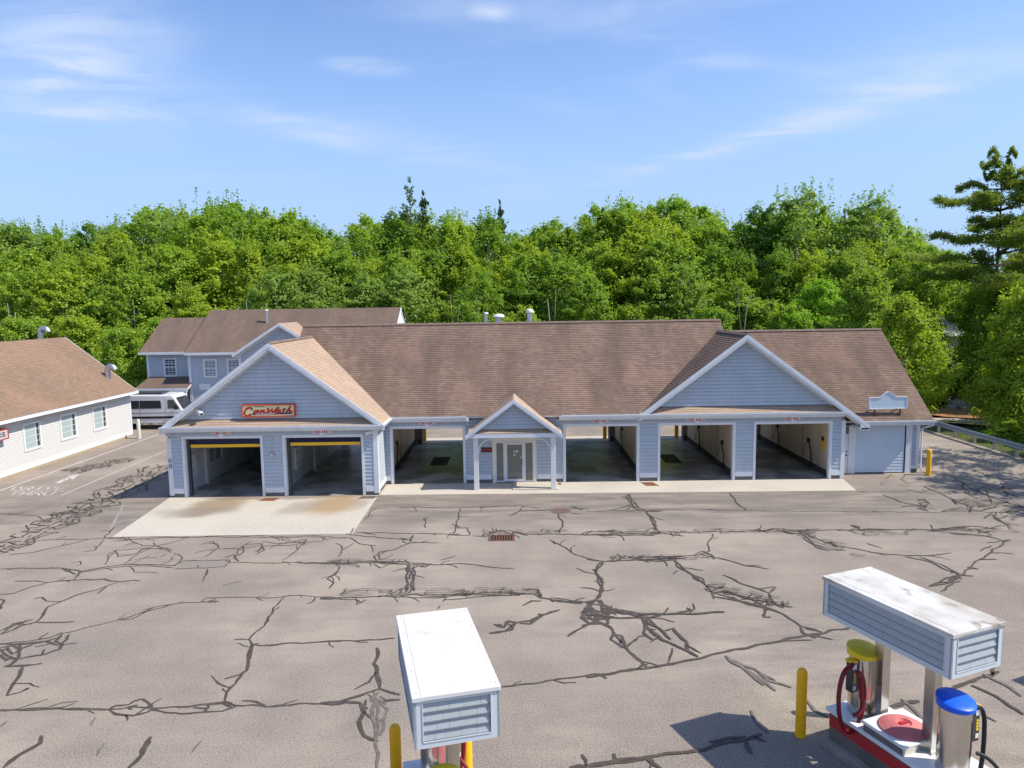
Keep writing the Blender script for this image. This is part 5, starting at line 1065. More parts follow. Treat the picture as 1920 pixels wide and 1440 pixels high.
L = MB(); s_ = math.hypot(5.4, 3.33); roofslope(L, (-26.45, YB-1.4, 5.62), (1, 0, 0), (0, 5.4, 3.33), [(0, 0), (16.4, 0), (16.4, s_), (0, s_)]); roofslope(L, (-10.05, YB+9.4, 5.62), (-1, 0, 0), (0, -5.4, 3.33), [(0, 0), (16.4, 0), (16.4, s_), (0, s_)]); rb_ = L.build('roof', [m_roofb, m_trim], bb)
b = MB(); b.prism([(-10.1, YB-1.2, 5.62), (-10.1, YB+9.2, 5.62), (-10.1, YB+4, 8.85)], (-.1, 0, 0)); b.prism([(-10.03, YB-1.4, 5.63), (-10.03, YB+4, 8.98), (-10.03, YB+4, 8.7), (-10.03, YB-1.4, 5.35)], (.05, 0, 0)); b.build('gable_wall', m_trim, bb)
b = MB(); b.prism([(-26.40, YB-1.4, 5.56), (-26.40, YB+4, 8.89), (-26.40, YB+4, 8.72), (-26.40, YB-1.4, 5.39)], (-.04, 0, 0)); b.prism([(-30.55, YB-.4, 5.59), (-30.55, YB+4, 8.27), (-30.55, YB+4, 8.1), (-30.55, YB-.4, 5.42)], (-.04, 0, 0)); each(b, 'rake_board', m_trim, bb)
b = MB(); b.box(-30.6, -26.2, YB-.50, YB-.40, 5.44, 5.62); b.box(-26.45, -21.9, YB-1.52, YB-1.40, 5.42, 5.60); each(b, 'gutter', m_trim, bb)
vent(-21.0, YB+2.2, 7.4, 8.95, .11, .15, .12, 'chimney_pipe', rb_)
# cross gable towards the viewer
gx0, gz0, ga, gaz, gx1 = -22.2, 5.5, -18.5, 7.86, -14.8
YC = YB-1.9
b = MB(); siding(b, (0, YC, 0), (1, 0, 0), (0, -1, 0), 5.5, 7.7, lambda z: (gx0+(ga-gx0)*(z-5.4)/(gaz-5.4-.1), gx1-(gx1-ga)*(z-5.4)/(gaz-5.4-.1)), e=.2); siding(b, (0, YC, 0), (1, 0, 0), (0, -1, 0), .2, 5.5, (-21.8, -15.2), e=.2); each(b, 'siding', M_SID, bb)
b = MB(); b.box(-21.8, -15.2, YC+.001, YB, 0, 5.5); b.prism([(-21.9, YC, 5.5), (-15.1, YC, 5.5), (ga, YC, 7.7)], (0, .1, 0)); each(b, 'wall', m_siding, bb)
L = MB(); s_ = math.hypot(ga-gx0, gaz-gz0); roofslope(L, (gx0, YB+3.5, gz0), (0, -1, 0), (ga-gx0, 0, gaz-gz0), [(0, 0), (5.9, 0), (5.9, s_), (0, s_)]); roofslope(L, (gx1, YC-.5, gz0), (0, 1, 0), (ga-gx1, 0, gaz-gz0), [(0, 0), (5.9, 0), (5.9, s_), (0, s_)]); L.build('cross_gable_roof', [m_rooft, m_trim], bb)
for fx in (gx0-.05, gx1+.05): rake('rake_board', ga, gaz, fx, gz0-.02, YC-.55, YC-.502, .25, -.02, parent=bb); rake('frieze_board', ga, gaz, fx, gz0-.02, YC-.03, YC-.004, .16, .2, parent=bb)
b = MB(); b.box(-21.95, -21.75, YC-.04, YC, .2, 5.45); each(b, 'corner_board', m_trim, bb)
b = MB(); b.box(-25.55, -24.65, YB-1.08, YB-1.0, 2.6, 3.1); b.box(-23.6, -23.1, YB-1.08, YB-1.0, 3.0, 3.35); each(b, 'notice_board', mat('notice_white', (.7, .72, .74), .5), bb)
# lean-to porch on the left part
L = MB(); s_ = math.hypot(1.8, .78); roofslope(L, (-30.4, YB-1.8, 2.85), (1, 0, 0), (0, 1.8, .78), [(0, 0), (4.25, 0), (4.25, s_), (.35, s_)]); L.build('porch_roof', [m_roofb, m_trim], bb)
b = MB(); b.box(-30.3, -26.2, YB-1.85, YB-1.75, 2.55, 2.80); b.build('porch_beam', m_trim, bb)
for x in (-29.7, -29.0, -27.3, -26.45): b = MB(); b.box(x-.12, x+.12, YB-1.84, YB-1.6, 0, 2.55); b.build('porch_column', m_white, bb)

# ================================================================ vehicles
van = thing('passenger_van', 'tall white passenger van with dark side windows behind the white sided building', 'van', (-28, 18.3, 0))
yv = 17.6
prof = [(-31.6, .45), (-24.5, .45), (-24.35, .75), (-24.45, 1.2), (-25.45, 1.5), (-26.02, 2.44), (-26.2, 2.62), (-31.4, 2.68), (-31.6, 2.5)]
b = MB(); 
lo = [(x, yv, z) for x, z in prof]; b.prism(lo[::-1], (0, 2.0, 0)); b.build('body', m_carw, van, bevel=.09)
b = MB(); b.prism([(-31.3, yv-.012, 1.62), (-28.7, yv-.012, 1.62), (-28.7, yv-.012, 2.22), (-31.3, yv-.012, 2.22)], (0, .01, 0)); b.prism([(-28.66, yv-.012, 1.62), (-27.02, yv-.012, 1.62), (-27.05, yv-.012, 2.16), (-27.12, yv-.012, 2.22), (-28.66, yv-.012, 2.22)], (0, .01, 0)); b.build('side_window', m_glass, van)
b = MB(); b.prism([(-26.55, yv-.012, 1.60), (-25.66, yv-.012, 1.60), (-26.08, yv-.012, 2.28), (-26.52, yv-.012, 2.28)], (0, .01, 0)); b.build('front_window', m_glass, van)
b = MB(); b.prism([(-25.44, yv+.12, 1.55), (-25.44, yv+1.88, 1.55), (-25.97, yv+1.8, 2.40), (-25.97, yv+.2, 2.40)], (.02, 0, .015)); b.build('windscreen', m_glass, van)
b = MB(); b.box(-26.72, -26.705, yv-.006, yv-.0005, .55, 2.4); b.box(-28.69, -28.675, yv-.006, yv-.0005, .55, 1.6); b.box(-31.5, -24.6, yv-.014, yv-.002, 1.28, 1.30); b.build('door_gap', m_card, van)
b = MB(); b.box(-24.6, -24.38, yv+.05, yv+.3, 1.0, 1.25); b.build('headlight', m_glass3, van)
b = MB(); b.box(-25.95, -25.75, yv-.25, yv-.06, 1.55, 1.85); b.build('wing_mirror', m_black, van)
b = MB(); b.box(-31.4, -25.0, yv-.02, yv-.001, .86, 1.02); b.build('side_moulding', m_black, van)
for x in (-30.2, -25.5):
    for y in (yv+.02, yv+1.72):
        w = MB(); w.v = []; w.tube([(x, y, .36), (x, y+.26, .36)], .36, 18); wo_ = w.build('wheel', m_black, van, smooth=True)
        w = MB(); w.tube([(x, y-.015, .36), (x, y+.001, .36)], .2, 14); w.build('hubcap', m_metal, wo_)
b = MB(); b.box(-29.9, -27.1, yv+.35, yv+1.6, 2.69, 2.80); b.build('roof_rack', m_card, van, bevel=.03)
def car(x0, x1, y, m, label, h=1.5):
    t = thing('parked_car', label, 'car', ((x0+x1)/2, y+.9, 0)); L_ = x1-x0
    pf = [(0, .35), (1, .35), (1, .75), (.97, .88), (.80, .93), (.66, h/1.0), (.22, h), (.06, .98), (0, .85)]
    b = MB(); b.prism([(x0+L_*a, y, z) for a, z in pf][::-1], (0, 1.75, 0)); b.build('body', m, t, bevel=.08)
    b = MB(); b.prism([(x0+L_*a, y-.01, z) for a, z in ((.10, 1.0), (.76, .97), (.65, h-.08), (.23, h-.08))][::-1], (0, .008, 0)); b.build('side_window', m_glass, t)
    b = MB(); b.prism([(x0+L_*.795, y+.15, .97), (x0+L_*.795, y+1.6, .97), (x0+L_*.67, y+1.5, h-.03), (x0+L_*.67, y+.25, h-.03)], (.015, 0, .015)); b.build('windscreen', m_glass, t)
    for a in (.17, .83):
        for yy in (y+.01, y+1.5): w = MB(); w.tube([(x0+L_*a, yy, .32), (x0+L_*a, yy+.23, .32)], .32, 16); w.build('wheel', m_black, t)
    return t
car(-27.2, -22.9, 19.0-.0, m_carg, 'grey car parked in front of the two-storey building, right of the white van', 1.75)

# ================================================================ guard rail
gl = thing('guard_rail', 'galvanised guard rail with posts along the right edge of the lot', 'guard rail', (28.3, 8, 0))
b = MB(); pr2 = [(0, .44), (.05, .48), (.05, .60), (0, .635), (.05, .67), (.05, .735), (0, .78), (.012, .785), (.07, .74), (.07, .665), (.025, .635), (.07, .60), (.07, .475), (.012, .435)]
b.prism([(28.30-u, -2.0, z) for u, z in pr2], (0, 17.5, 0)); b.build('beam', m_grail, gl)
for k in range(9): y = -1+1.9*k; b = MB(); b.box(28.32, 28.46, y-.07, y+.07, -.1, .74); b.build('post', mat('weathered_post', (.33, .31, .29), .8) if k == 0 else bpy.data.materials['weathered_post'], gl)
# ================================================================ vacuum islands
def shakes(mb, P, s, n, w, z0, z1, rows, seed):
    """courses of shakes with narrow gaps; P on the panel plane at its left end"""
    r = random.Random(seed); P = Vector(P); s = Vector(s); n = Vector(n); h = (z1-z0)/rows
    for k in range(rows):
        zb = z0+h*k; zt = zb+h; x = -r.uniform(0, .12)
        while x < w:
            ww = r.uniform(.13, .27); a = max(x, 0)+.0014; b = min(x+ww, w)-.0014; x += ww
            if b-a < .02: continue
            o = .040+r.uniform(-.002, .002); zj = zb-r.uniform(0, .004)
            A = P+s*a+n*o; B = P+s*b+n*o; Cc = P+s*b+n*.004; D = P+s*a+n*.004; A.z = B.z = zj; Cc.z = D.z = zt
            A2 = P+s*a; B2 = P+s*b; A2.z = B2.z = zj
            D1 = A.lerp(D, .09); C1 = B.lerp(Cc, .09); mb.face([A, B, C1, D1], 1); mb.face([D1, C1, Cc, D]); mb.face([A2, B2, B, A], 1); mb.face([A2, A, D]); mb.face([B, B2, Cc])  # butt strip darkened to draw the shade between courses
def canopy(name, label, loc, rz, mroof, seed):
    t = thing(name, label, 'canopy', loc, rz, 'vacuum island canopies')
    xa, xb, ya, yb, z0, z1 = -.58, .66, -1.29, 1.47, 2.68, 3.40
    bd = .13
    b = MB()
    for (x, y, dx, dy, L_) in ((xa, ya, 1, 0, xb-xa), (xb, ya, 0, 1, yb-ya), (xb, yb, -1, 0, xb-xa), (xa, yb, 0, -1, yb-ya)):
        nx, ny = dy, -dx                        # outward
        def q(s0, s1, za, zb, th=.035):
            p = [(x+dx*s0, y+dy*s0), (x+dx*s1, y+dy*s1), (x+dx*s1-nx*th, y+dy*s1-ny*th), (x+dx*s0-nx*th, y+dy*s0-ny*th)]
            b.hexa([(*v, za) for v in p]+[(*v, zb) for v in p])
        e = .0365 if dx else 0
        q(e*0, bd, z0, z1); q(L_-bd, L_-e*0, z0, z1); q(bd, L_-bd, z0, z0+.10); q(bd, L_-bd, z1-.04, z1)
    b.build('fascia_frame', m_ctrim, t, world=False)
    b = MB(); b.box(xa+.046, xb-.046, ya+.046, yb-.046, z0+.02, z1-.01); co = b.build('core', m_shaked, t, world=False)
    b = MB()
    for (x, y, dx, dy, L_) in ((xa, ya, 1, 0, xb-xa), (xb, ya, 0, 1, yb-ya), (xb, yb, -1, 0, xb-xa), (xa, yb, 0, -1, yb-ya)):
        nx, ny = dy, -dx
        shakes(b, (x+dx*bd-nx*.044, y+dy*bd-ny*.044, 0), (dx, dy, 0), (nx, ny, 0), L_-2*bd, z0+.10, z1-.04, 4, seed+int(10*dx+3*dy)); b.build('shake_panel', [m_shake, m_shaked], t, world=False); b = MB()
    b = MB()
    for (x, y, dx, dy, L_) in ((xa, ya, 1, 0, xb-xa), (xb, ya, 0, 1, yb-ya), (xb, yb, -1, 0, xb-xa), (xa, yb, 0, -1, yb-ya)):
        nx, ny = dy, -dx
        for s0, s1, za, zb in ((bd-.015, bd, z0+.10, z1-.04), (L_-bd, L_-bd+.015, z0+.10, z1-.04), (bd, L_-bd, z0+.085, z0+.10)):
            p = [(x+dx*s0+nx*.01, y+dy*s0+ny*.01), (x+dx*s1+nx*.01, y+dy*s1+ny*.01), (x+dx*s1-nx*.03, y+dy*s1-ny*.03), (x+dx*s0-nx*.03, y+dy*s0-ny*.03)]
            b.hexa([(*v, za) for v in p]+[(*v, zb) for v in p])
    b.build('panel_bead', m_ctrim, t, world=False)
    b = MB(); b.box(xa-.025, xb+.025, ya-.025, yb+.025, z1+.001, z1+.075); ro_ = b.build('canopy_roof', mroof, t, bevel=.008, world=False)
    b = MB(); b.box(xa+.10, xa+.104, ya-.02, yb+.02, z1+.0755, z1+.0775); b.box(xa+.12, xb, ya-.0265, ya-.0255, z1+.01, z1+.014); b.build('seam', m_shaked, ro_, world=False)
    b = MB()
    for k in range(5):
        for x in (xa+.05, xb-.03): y = ya+.1+(yb-ya-.2)*k/4; b.lathe((x, y, z1+.0755), [(.009, 0), (.009, .004)], 6)
    b.build('screws', m_black, ro_, world=False)
    for y in (.58, -.50):
        b = MB(); b.box(-.03, .17, y-.10, y+.10, .80, z0+.02); b.build('post', m_steel, t, bevel=.006, world=False)
        b = MB(); b.box(-.07, .21, y-.14, y+.14, .80, .815); b.build('post_foot', m_steel, t, world=False)
    # island under the canopy
    b = MB(); b.box(-.68, .68, -1.75, 1.36, -.02, .15); b.build('concrete_base', mat('island_concrete', (.30, .27, .22), .9, noise=[(3, 5, (.2, .185, .155), .4, .7)], bump=(20, .4, .01)) if 'island_concrete' not in bpy.data.materials else bpy.data.materials['island_concrete'], t, bevel=.02, world=False)
    b = MB(); b.box(-.53, .53, -1.6, 1.24, .15, .70); b.build('steel_cabinet', m_steel, t, world=False)
    b = MB(); b.box(-.536, .536, -1.606, 1.246, .42, .66); b.build('red_band', m_redband, t, world=False)
    b = MB(); b.box(-.58, .58, -1.65, 1.31, .72, .80); b.build('counter', m_white, t, bevel=.012, world=False)
    b = MB(); b.box(-.56, .45, -.46, .40, .80, .96); b.build('raised_cabinet', m_steel, t, world=False)
    b = MB(); b.box(-.60, .49, -.50, .44, .96, 1.0); b.build('raised_counter', m_white, t, bevel=.012, world=False)
    return t
def off(loc, rz, x, y, z): c, s = math.cos(rz), math.sin(rz); return (loc[0]+c*x-s*y, loc[1]+s*x+c*y, z)
def vacuum(label, loc, rz, mlid, hose_mat, side, panel=True):
    t = thing('vacuum_cleaner', label, 'vacuum', loc, rz, 'car vacuums on the islands')
    b = MB(); b.lathe((0, 0, 0), [(.235, .0), (.258, .02), (.258, 1.2), (.245, 1.24)], 32); b.build('drum', m_steel, t, smooth=True, world=False)
    b = MB(); b.lathe((0, 0, 1.17), [(.285, 0), (.305, .02), (.31, .15)], 36); n = 36
    for j in range(n):      # tilted top
        pass
    i0 = len(b.v)-n
    for j in range(n): x, y, z = b.v[i0+j]; b.v[i0+j] = (x, y, z+.045*(y/.31)-.02)
    b.f.pop(); b.m.pop()
    prev = [i0+j for j in range(n)]
    for r_, dz_ in ((.295, .012), (.21, .030), (.10, .040), (.02, .042)):
        ring = []
        for j in range(n):
            a = 2*math.pi*j/n; x, y = r_*math.cos(a), r_*math.sin(a); b.v.append((x, y, 1.30+.045*(y/.31)+dz_)); ring.append(len(b.v)-1)
        for j in range(n): b.f.append([prev[j], prev[(j+1) % n], ring[(j+1) % n], ring[j]]); b.m.append(0)
        prev = ring
    b.f.append(prev); b.m.append(0)
    b.build('lid', mlid, t, smooth=True, world=False)
    b = MB()
    for a0, a1, z0, z1 in ((-75, -35, .35, 1.0),):
        k = 8; P = [(R_(a0+(a1-a0)*i/k)) for i in range(k+1)]
        for p, q in zip(P, P[1:]): b.face([(.262*math.cos(p), .262*math.sin(p), z0), (.262*math.cos(q), .262*math.sin(q), z0), (.262*math.cos(q), .262*math.sin(q), z1), (.262*math.cos(p), .262*math.sin(p), z1)])
    so_ = b.build('sticker', m_black, t, world=False)
    b = MB()
    for k in range(7):
        a = R_(-60+5*math.sin(k*2.1)+k*1.5); z = .40+.075*k; w = R_(10-k*.8)
        b.face([(.265*math.cos(a-w), .265*math.sin(a-w), z), (.265*math.cos(a+w), .265*math.sin(a+w), z+.01), (.265*math.cos(a+w*.3), .265*math.sin(a+w*.3), z+.11), (.265*math.cos(a-w*.6), .265*math.sin(a-w*.6), z+.07)])
    b.build('flame_mark', m_orange, so_, world=False)
    s = side
    if panel:
        b = MB(); b.box(min(s*.26, s*.42), max(s*.26, s*.42), -.14, .02, .52, 1.12); pb = b.build('control_box', m_card, t, bevel=.01, world=False)
        b = MB(); b.box(min(s*.29, s*.44), max(s*.29, s*.44), -.15, .03, 1.121, 1.17); b.build('box_top', m_yel, pb, bevel=.01, world=False)
        b = MB(); b.box(min(s*.32, s*.42), max(s*.32, s*.42), -.147, -.141, 1.0, 1.1); b.box(min(s*.33, s*.40), max(s*.33, s*.40), -.147, -.141, .58, .66); b.build('price_label', m_signw, pb, world=False)
        b = MB()
        for k in range(4): b.box(min(s*.34, s*.39), max(s*.34, s*.39), -.147, -.141, .72+.055*k, .755+.055*k)
        b.build('yellow_marks', m_lime, pb, world=False)
    # hose: hangs in a tall loop beside the drum
    pts = []
    if s < 0:
        for k in range(26):
            a = R_(80+365*k/25); pts.append((-.56+.27*math.cos(a), -.16-.008*k, .46+.63*math.sin(a)))
        for k in range(1, 15):
            a = R_(85-200*k/14); pts.append((-.50+.14*math.cos(a)-.02, -.36, .40+(.66 if k < 3 else .30)*math.sin(a)*(1 if k < 7 else .6)))
        pts = [(-.30, -.02, 1.06), (-.40, -.12, 1.12)]+pts
    else:
        pts = [(.28, -.12, 1.16), (.42, -.14, 1.12), (.50, -.16, .95), (.50, -.18, .6), (.46, -.2, .25), (.40, -.22, .05)]
    b = MB(); b.tube(smoothpath(pts), .043 if s < 0 else .038, 10); b.build('hose', hose_mat, t, smooth=True, world=False)
    if s > 0:
        b = MB(); b.tube(smoothpath([(.30, -.2, .35), (.42, -.3, .30), (.55, -.45, .1), (.62, -.6, -.3), (.66, -.75, -.7)]), .034, 10); b.build('hose', hose_mat, t, smooth=True, world=False)
    return t
def matlid(label, loc, rz, m):
    t = thing('waste_lid', label, 'bin lid', loc, rz, 'round lids on the raised cabinets')
    b = MB(); b.lathe((0, 0, 0), [(.40, .0), (.42, .03), (.38, .05), (.37, .055), (.30, .10), (.14, .125), (.12, .10), (.01, .09)], 32); b.build('lid', m, t, smooth=True, world=False)
    b = MB(); b.box(-.1, .1, -.03, .03, .095, .135); b.build('handle', m_pink if m is not m_pink else m_redband, t, bevel=.008, world=False); return t
isl = [((7.15, -22.78), R_(21.7), m_wroofd, 'long canopy of grey shakes with a stained white roof, on the right'), ((-1.30, -24.55), R_(14.2), m_wroof, 'canopy with a clean white roof in the bottom middle'), ((15.6, -21.05), R_(24), m_wroofd, 'canopy just outside the right edge whose shadow falls on the lot')]
for k, ((x, y), rz, mr_, lb_) in enumerate(isl):
    loc = (x, y, 0); canopy('vacuum_canopy', lb_, loc, rz, mr_, 11*k+3)
    ww = ('on the right island', 'under the middle canopy', 'on the island past the right edge')[k]
    vacuum('vacuum drum with a lime lid, red hose '+ww if k != 1 else 'vacuum drum with a blue lid, back one under the middle canopy', off(loc, rz, -.04, .93, .80), rz, m_lime if k != 1 else m_blue, m_dred, -1 if k != 1 else 1)
    if k != 1: vacuum('vacuum drum with a blue lid, black hose '+ww, off(loc, rz, -.07, -1.04, .80), rz, m_blue, m_black, 1)
    else: vacuum('vacuum drum with a lime lid at the front, under the middle canopy', off(loc, rz, -.16, -1.20, .80), rz, m_lime, m_dred, -1)
    matlid('round faded red lid between the drums '+ww, off(loc, rz, -.08, -.06, 1.0), rz, m_pink)

# ================================================================ trees
def leafmesh(name, c, nrm, size, tone, m, aspect=1.5):
    """c (N,3) leaf centres, nrm (N,3), size (N,) -> one mesh of leaf quads"""
    N = len(c); r = np.random.default_rng(len(c))
    nrm = nrm/np.linalg.norm(nrm, axis=1, keepdims=True)
    q = r.normal(size=(N, 3)); t = np.cross(nrm, q); t /= np.linalg.norm(t, axis=1, keepdims=True)+1e-9; bt = np.cross(nrm, t)
    a = (size*.5*aspect)[:, None]*t; b = (size*.5)[:, None]*bt; bend = (size*.18)[:, None]*nrm
    V = np.empty((N, 4, 3)); V[:, 0] = c-a-bend; V[:, 1] = c-b; V[:, 2] = c+a-bend; V[:, 3] = c+b
    me = bpy.data.meshes.new(name); me.vertices.add(N*4); me.vertices.foreach_set('co', V.astype(np.float32).ravel())
    me.loops.add(N*4); me.loops.foreach_set('vertex_index', np.arange(N*4, dtype=np.int32)); me.polygons.add(N); me.polygons.foreach_set('loop_start', np.arange(0, N*4, 4, dtype=np.int32))
    me.materials.append(m); me.update(calc_edges=True)
    at = me.attributes.new('tone', 'FLOAT', 'FACE'); at.data.foreach_set('value', np.clip(tone, 0, 1).astype(np.float32))
    return me
def limbs(seed, H, clumps, base, r0, nl=9):
    b = MB(); r = random.Random(seed); lean = (r.uniform(-.04, .04), r.uniform(-.04, .04))
    ts = [(lean[0]*H*f+.12*math.sin(f*5+seed), lean[1]*H*f+.12*math.cos(f*4+seed), H*.94*f) for f in [i/8 for i in range(9)]]
    b.tube(ts, [r0*(1-.88*i/8) for i in range(9)], 7)
    cl = sorted(clumps, key=lambda c: c[2]); step = max(1, len(cl)//nl)
    for c in cl[::step]:
        z = max(base*.6, c[2]-r.uniform(.8, 2.4)); f = z/(H*.94); p = (lean[0]*z, lean[1]*z, z); mid = ((p[0]+c[0])/2, (p[1]+c[1])/2, (p[2]+c[2])/2+.25)
        b.tube([p, mid, (c[0]*.95, c[1]*.95, c[2])], [r0*.34*(1-f*.6), r0*.2*(1-f*.5), .02], 5)
    return b
def broadleaf(seed, H, R, base, ncl, per, size, prof='oak', spriggy=.0):
    r = np.random.default_rng(seed); cs = []
    while len(cs) < ncl:
        f = r.random()**.85; z = base+(H-base)*f
        if prof == 'oak': w = math.sin(math.pi*min(1, (.12+f*.86)))**.6
        elif prof == 'tall': w = (1-f)**.55*(.55+.9*min(1, f*3)) if f > .0 else .5
        else: w = .75*(1-f*.55)
        rad = R*w*math.sqrt(r.uniform(.12, 1)); a = r.uniform(0, 2*math.pi)
        cs.append((rad*math.cos(a), rad*math.sin(a), z*(1-.03*r.random())))
    cs = np.array(cs); rc = R*r.uniform(.13, .27, ncl)*(1.05-.35*(cs[:, 2]-base)/(H-base))
    idx = np.repeat(np.arange(ncl), per); N = len(idx)
    d = r.normal(size=(N, 3)); d /= np.linalg.norm(d, axis=1, keepdims=True); d[:, 2] = np.where(d[:, 2] < -.25, -d[:, 2]*.7, d[:, 2])
    rad = rc[idx]*(.55+.5*r.random(N)**.7)
    off_ = d*rad[:, None]; off_[:, 2] *= .8
    ax = cs.copy(); ax[:, 2] = (cs[:, 2]-base)*.25+R*.55; ax /= np.linalg.norm(ax, axis=1, keepdims=True); ax += r.normal(size=ax.shape)*.35; ax /= np.linalg.norm(ax, axis=1, keepdims=True)
    st_ = r.uniform(.5, 1.9, ncl); al = (off_*ax[idx]).sum(1, keepdims=True); off_ = off_*.86+ax[idx]*al*st_[idx][:, None]
    # side sprays make the outline uneven
    sp_ = r.random(N) < .16; off_[sp_] *= r.uniform(1.1, 1.75, sp_.sum())[:, None]
    c = cs[idx]+off_
    fr = r.random(N) < .10           # leaves between the clumps
    nf = int(fr.sum()); fz = r.random(nf)**.85; zz = base+(H-base)*fz
    ww = np.sin(np.pi*np.minimum(1, .12+fz*.86))**.6 if prof == 'oak' else ((1-fz)**.55*(.55+.9*np.minimum(1, fz*3)) if prof == 'tall' else .75*(1-fz*.55))
    aa = r.uniform(0, 2*math.pi, nf); lump = 1+.22*np.sin(aa*3+fz*9+seed)+.16*np.sin(aa*5-fz*17); rd = R*ww*lump*np.sqrt(r.uniform(.35, 1.08, nf)); c[fr] = np.stack([rd*np.cos(aa), rd*np.sin(aa), zz], 1)
    d[fr] = np.stack([np.cos(aa), np.sin(aa), .3+0*aa], 1)
    out = c.copy(); out[:, 2] -= base+(H-base)*.35; out /= np.linalg.norm(out, axis=1, keepdims=True)+1e-6
    nrm = d*.7+out*.35+r.normal(size=(N, 3))*.65+np.array([0, 0, .25])
    ctone = r.uniform(.2, .8, ncl); tone = ctone[idx]*.6+r.random(N)*.4
    sz = size*r.uniform(.6, 1.35, N)
    if spriggy:
        n2 = int(N*spriggy); k = 14; px = r.normal(size=(k, 2))*R*.25; j = r.integers(0, k, n2); h = r.random(n2)
        c2 = np.stack([px[j, 0]+r.normal(size=n2)*.18*(1.3-h), px[j, 1]+r.normal(size=n2)*.18*(1.3-h), H-.6+h*r.uniform(1.0, 2.4, k)[j]], 1)
        c = np.vstack([c, c2]); nrm = np.vstack([nrm, r.normal(size=(n2, 3))]); sz = np.concatenate([sz, size*.7*np.ones(n2)]); tone = np.concatenate([tone, .5*np.ones(n2)])
    return c, nrm, sz, tone, cs
def conifer(seed, H, R, base, whorls, per, size, droop=.1, gap=.0, top=.08, thick=.10):
    r = np.random.default_rng(seed); C_l = []; br = []
    for i in range(whorls):
        f = i/(whorls-1); z = base+(H-base)*f+r.normal()*.15; w = R*((1-f)**.8*.92+top)*r.uniform(.7, 1.12)
        nb = int(r.integers(4, 7)); a0 = r.uniform(0, 6.3)
        for j in range(nb):
            a = a0+2*math.pi*j/nb+r.normal()*.25; L_ = w*r.uniform(.42, 1.12)
            if r.random() < gap: continue
            e = (L_*math.cos(a), L_*math.sin(a), z+L_*(.10-droop)+r.normal()*.1); br.append(((0, 0, z-.15), e))
            n = int(per*L_); u = r.uniform(.22, 1.05, n)**.8; sd = r.normal(size=n)*L_*.16*(1.1-u*.5); up = r.normal(size=n)*thick+thick
            x = u*e[0]-math.sin(a)*sd; y = u*e[1]+math.cos(a)*sd; zz = (z-.15)+u*(e[2]-z+.15)+up+.12*np.sin(u*3.1)+thick*1.5*np.sin(u*9+j*2.); C_l.append(np.stack([x, y, zz], 1))
    c = np.vstack(C_l); N = len(c); nrm = r.normal(size=(N, 3))*.7+np.array([0, 0, .8]); return c, nrm, size*r.uniform(.6, 1.3, N), r.random(N), br
KINDS = {}
def kind(key, data, m, asp, H, base, r0, mb_, seed):
    c, nrm, sz, tone, cs = data; cm = leafmesh('crown_'+key, c, nrm, sz, tone, m, asp)
    if isinstance(cs, list):
        b = MB(); b.tube([(0, 0, 0), (.05, .02, H*.5), (0, 0, H*.98)], [r0, r0*.6, .02], 8)
        for p, e in cs: b.tube([p, ((p[0]+e[0])/2, (p[1]+e[1])/2, (p[2]+e[2])/2+.06), tuple(np.array(e)*[.92, .92, 1])], [.05*max(.5, abs(e[0])+abs(e[1]))*.5, .03, .01], 4)
    else: b = limbs(seed, H, [tuple(v) for v in cs], base, r0)
    tmp = b.build('trunk_'+key, mb_); tm = tmp.data; bpy.data.objects.remove(tmp)
    KINDS[key] = (cm, tm, H)
kind('oak1', broadleaf(1, 17, 4.6, 4.5, 120, 190, .215), m_leaf, 1.3, 17, 4.5, .26, m_bark, 1)
kind('oak2', broadleaf(2, 16, 4.2, 3.5, 115, 190, .215, spriggy=.02), m_leaf, 1.3, 16, 3.5, .24, m_bark, 2)
kind('tall1', broadleaf(3, 18, 3.4, 5.0, 110, 180, .205, 'tall', .025), m_leaf, 1.4, 18, 5, .22, m_birch, 3)
kind('tall2', broadleaf(4, 17, 3.0, 6.0, 95, 170, .20, 'tall', .03), m_leaf, 1.4, 17, 6, .18, m_birch, 4)
kind('airy', broadleaf(5, 17, 3.8, 6.5, 75, 95, .20, 'oak', .06), m_leaf, 1.4, 17, 6.5, .20, m_birch, 5)
kind('edge1', broadleaf(21, 16, 3.6, 8.6, 70, 170, .20, 'oak', .02), m_leaf, 1.4, 16, 8.6, .15, m_birch, 21)
kind('edge2', broadleaf(22, 15, 3.0, 7.6, 60, 160, .20, 'tall', .02), m_leaf, 1.4, 15, 7.6, .12, m_birch, 22)
kind('bushy', broadleaf(6, 9, 3.6, 1.0, 110, 200, .165, 'bush'), m_leaf, 1.3, 9, 1.5, .14, m_bark, 6)
kind('young', broadleaf(7, 8, 2.4, 1.2, 85, 170, .155, 'tall'), m_leaf, 1.3, 8, 1.5, .10, m_birch, 7)
kind('near1', broadleaf(8, 10, 3.2, .6, 150, 300, .125, 'tall'), m_leaf, 1.5, 10, 1.5, .16, m_birch, 8)
kind('near2', broadleaf(9, 9.5, 4.0, .3, 170, 300, .135, 'bush'), m_leaf, 1.5, 9.5, 1.2, .18, m_bark, 9)
kind('shrub', broadleaf(10, 2.6, 1.6, .2, 40, 230, .12, 'bush'), m_leaf, 1.5, 2.6, .3, .05, m_bark, 10)
kind('spire', conifer(11, 18, 2.6, 3, 34, 60, .15, .10, .15), m_needle, 2.0, 18, 3, .16, m_bark, 11)
kind('pine', conifer(14, 24, 8.8, 10.8, 14, 330, .115, -.03, .22, .14, .17), m_needle, 2.4, 24, 8, .30, m_bark, 12)
